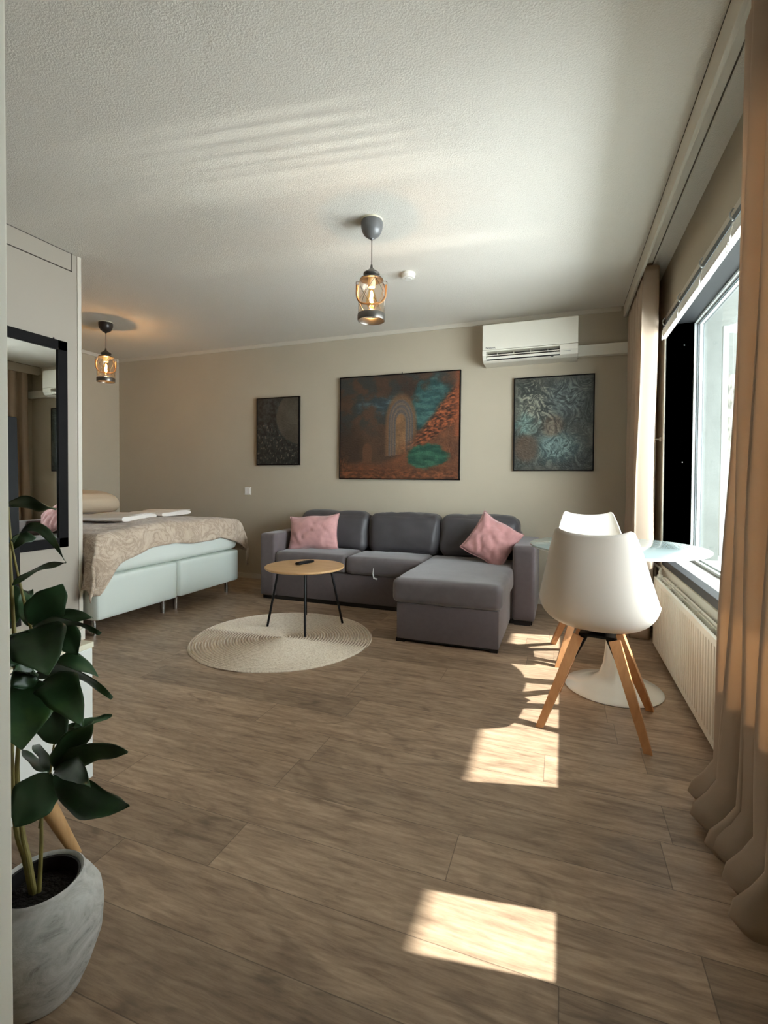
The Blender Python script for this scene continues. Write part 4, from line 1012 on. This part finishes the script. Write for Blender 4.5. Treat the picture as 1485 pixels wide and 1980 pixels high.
def spline(pts, n=5):
    P = [Vector(p) for p in pts]; out = []
    for i in range(len(P) - 1):
        a, b_, c, d = P[max(i - 1, 0)], P[i], P[i + 1], P[min(i + 2, len(P) - 1)]
        for k in range(n):
            f = k / n; out.append(0.5 * (2 * b_ + (c - a) * f + (2 * a - 5 * b_ + 4 * c - d) * f * f + (3 * b_ - a - 3 * c + d) * f ** 3))
    out.append(P[-1]); return out
for i, s_ in enumerate(STEMS):
    sp = spline(s_); n = len(sp); r0, r1 = ((0.0065, 0.003), (0.0060, 0.003), (0.0045, 0.0022), (0.003, 0.0018), (0.003, 0.0018))[i]
    obj('stem', tube(NB(), sp, [r0 + (r1 - r0) * k / (n - 1) for k in range(n)], 10), M['stem'] if i > 0 else M['stem'], t, smooth=True)
def leaf(b_, tp, wd, face, bend, seed):
    b_ = Vector(b_); tp = Vector(tp); ax = tp - b_; L = ax.length; ax.normalize()
    view = (Vector((0, 0, 0.95)) - (b_ + tp) / 2).normalized()
    side = ax.cross(view).normalized(); nrm = side.cross(ax).normalized()
    upv = Vector((0, 0, 1)); ang = (1 - face) * 1.15 * (1 if seed % 2 else -1)
    s2 = side * math.cos(ang) + nrm * math.sin(ang); n2 = side.cross(ax) * math.cos(ang) - side * math.sin(ang)
    n2 = s2.cross(ax).normalized()
    bm = NB(); W = wd * 1.12
    def fn(u, v):
        a = 2 * v - 1
        prof = (math.sin(PI * min(1, u ** 0.85)) ** 0.75) if 0 < u < 1 else 0.0
        if u > 0.85: prof *= 1 - 0.35 * ((u - 0.85) / 0.15)
        wv = W / 2 * (0.03 + prof) * (1 + 0.05 * math.sin(u * 17 + seed * 3 + a * 2))
        p = b_ + ax * (L * u) + s2 * (a * wv)
        p += upv * (bend * 4 * u * (1 - u)); 
        p += n2 * (0.16 * abs(a) * wv + 0.004 * math.sin(u * 9 + seed) * a)
        return p
    grid_surf(bm, fn, 22, 8); return bm
lm_ = plain('pale leaf midrib', (66, 88, 56), 0.5)
for i, (b_, tp, wd, face, bend) in enumerate(LEAVES):
    obj('leaf', leaf(b_, tp, wd, face, bend, i), M['leaf'], t, smooth=True, angle=180, thick=0.0006)

# ------------------------------------------------------------------ pendant lamps
def pendant(label, x, y, dz, bulb_e, rz, canopy_mat):
    t = thing('pendant_lamp', label, 'lamp', (x, y, 1.995 + dz), 'lantern pendant lamps', rz)
    B = -1.995
    def P(prof): return [(r, z + B) for r, z in prof]
    def add(name, prof, mat, n=48, close=False, par=t, ang=40):
        return obj(name, lathe(NB(), P(prof), (0, 0, 0), n, close), mat, par, smooth=True, local=True, angle=ang)
    add('ceiling_plate', [(0, 2.5685 - dz), (0.062, 2.5685 - dz), (0.062, 2.560 - dz), (0, 2.560 - dz)], M['cabedge'])
    add('canopy', [(0, 2.559), (0.060, 2.559), (0.062, 2.552), (0.061, 2.525), (0.055, 2.503), (0.044, 2.484), (0.026, 2.470), (0.010, 2.464), (0.006, 2.456), (0, 2.456)], canopy_mat)
    obj('cord', tube(NB(), [(0, 0, 2.458 + B), (0, 0, 2.30 + B)], 0.0026, 8), M['lampmetal'], t, smooth=True, local=True)
    cap = add('cap', [(0, 2.318), (0.006, 2.316), (0.008, 2.300), (0.016, 2.290), (0.030, 2.280), (0.045, 2.270), (0.047, 2.264), (0.040, 2.256), (0.030, 2.252), (0.046, 2.246), (0.064, 2.238), (0.068, 2.230), (0.060, 2.226), (0.050, 2.228), (0.030, 2.246), (0, 2.25)], M['lampmetal'])
    add('glass_cylinder', [(0.056, 2.230), (0.064, 2.215), (0.072, 2.190), (0.076, 2.15), (0.076, 2.035), (0.0745, 2.035), (0.0745, 2.15), (0.070, 2.190), (0.062, 2.214), (0.054, 2.229)], M['lampglass'], close=True)
    add('base_ring', [(0.073, 2.040), (0.078, 2.037), (0.079, 2.030), (0.079, 2.008), (0.077, 2.000), (0.074, 2.000), (0.072, 2.008), (0.072, 2.036)], M['lampmetal'], close=True)
    add('socket', [(0, 2.248), (0.020, 2.246), (0.022, 2.215), (0.020, 2.190), (0.012, 2.186), (0, 2.186)], M['cabedge'])
    bl = add('bulb', [(0.012, 2.190), (0.014, 2.175), (0.022, 2.150), (0.030, 2.125), (0.031, 2.105), (0.024, 2.085), (0.012, 2.076), (0, 2.074)], M['bulbglass'])
    obj('filament', tube(NB(), [(0.0, 0, 2.17 + B), (0.004, 0.002, 2.15 + B), (-0.003, 0, 2.125 + B), (0.004, -0.002, 2.105 + B), (0, 0, 2.092 + B)], [0.004, 0.007, 0.0085, 0.007, 0.003], 10), M['bulb'], bl, smooth=True, local=True)
    for a in (0.35, 0.35 + PI / 2, 0.35 + PI, 0.35 + 3 * PI / 2):       # guard wires and their crossings
        bm = NB(); pts = []
        for k in range(13):
            f = k / 12; aa = a + 1.3 * f; r = 0.066 + 0.016 * math.sin(PI * f); pts.append((r * math.cos(aa), r * math.sin(aa), 2.225 - 0.165 * f + B))
        tube(bm, pts, 0.0016, 6); obj('guard_wire', bm, M['lampmetal'], t, smooth=True, local=True)
        bm = NB(); pts = []
        for k in range(13):
            f = k / 12; aa = a - 1.3 * f; r = 0.066 + 0.016 * math.sin(PI * f); pts.append((r * math.cos(aa), r * math.sin(aa), 2.225 - 0.165 * f + B))
        tube(bm, pts, 0.0016, 6); obj('guard_wire', bm, M['lampmetal'], t, smooth=True, local=True)
    for sx in (-1, 1):
        bm = NB(); tube(bm, [(sx * (0.078 + 0.011 * math.cos(k * PI / 6)), 0, 2.214 + 0.011 * math.sin(k * PI / 6) + B) for k in range(13)], 0.0018, 6); obj('handle_ring', bm, M['lampmetal'], t, smooth=True, local=True)
    pts = []
    for k in range(25):
        f = k / 24; a = PI * f; pts.append((-0.084 * math.copysign(abs(math.cos(a)) ** 0.55, math.cos(a)), -0.030 * math.sin(a) - 0.03 * math.sin(a) ** 0.5 if 0 < f < 1 else 0.0, 2.200 - 0.125 * math.sin(a) ** 0.6 + B if 0 < f < 1 else 2.203 + B))
    obj('rope_handle', tube(NB(), pts, 0.0052, 8), M['rope'], t, smooth=True, local=True)
    ld = bpy.data.lights.new('bulb_glow', 'POINT'); ld.energy = bulb_e; ld.color = (1.0, 0.62, 0.31); ld.shadow_soft_size = 0.012
    lo = bpy.data.objects.new('bulb_glow', ld); COL.objects.link(lo); lo.parent = t; lo.location = (0.0, 0.0, 2.13 + B)
    return t
pendant('lit lantern pendant lamp with rope handle hanging mid ceiling above the room', -1.031, 2.585, 0.0, 3.0, 0.32, M['canopy'])
pendant('lit lantern pendant lamp hanging above the bed in the alcove', -4.06, 3.42, 0.008, 10.0, 0.9, plain('dark canopy', (58, 52, 50), 0.35, metal=0.3))

for o in bpy.data.objects:
    if 'wloc' in o: del o['wloc']
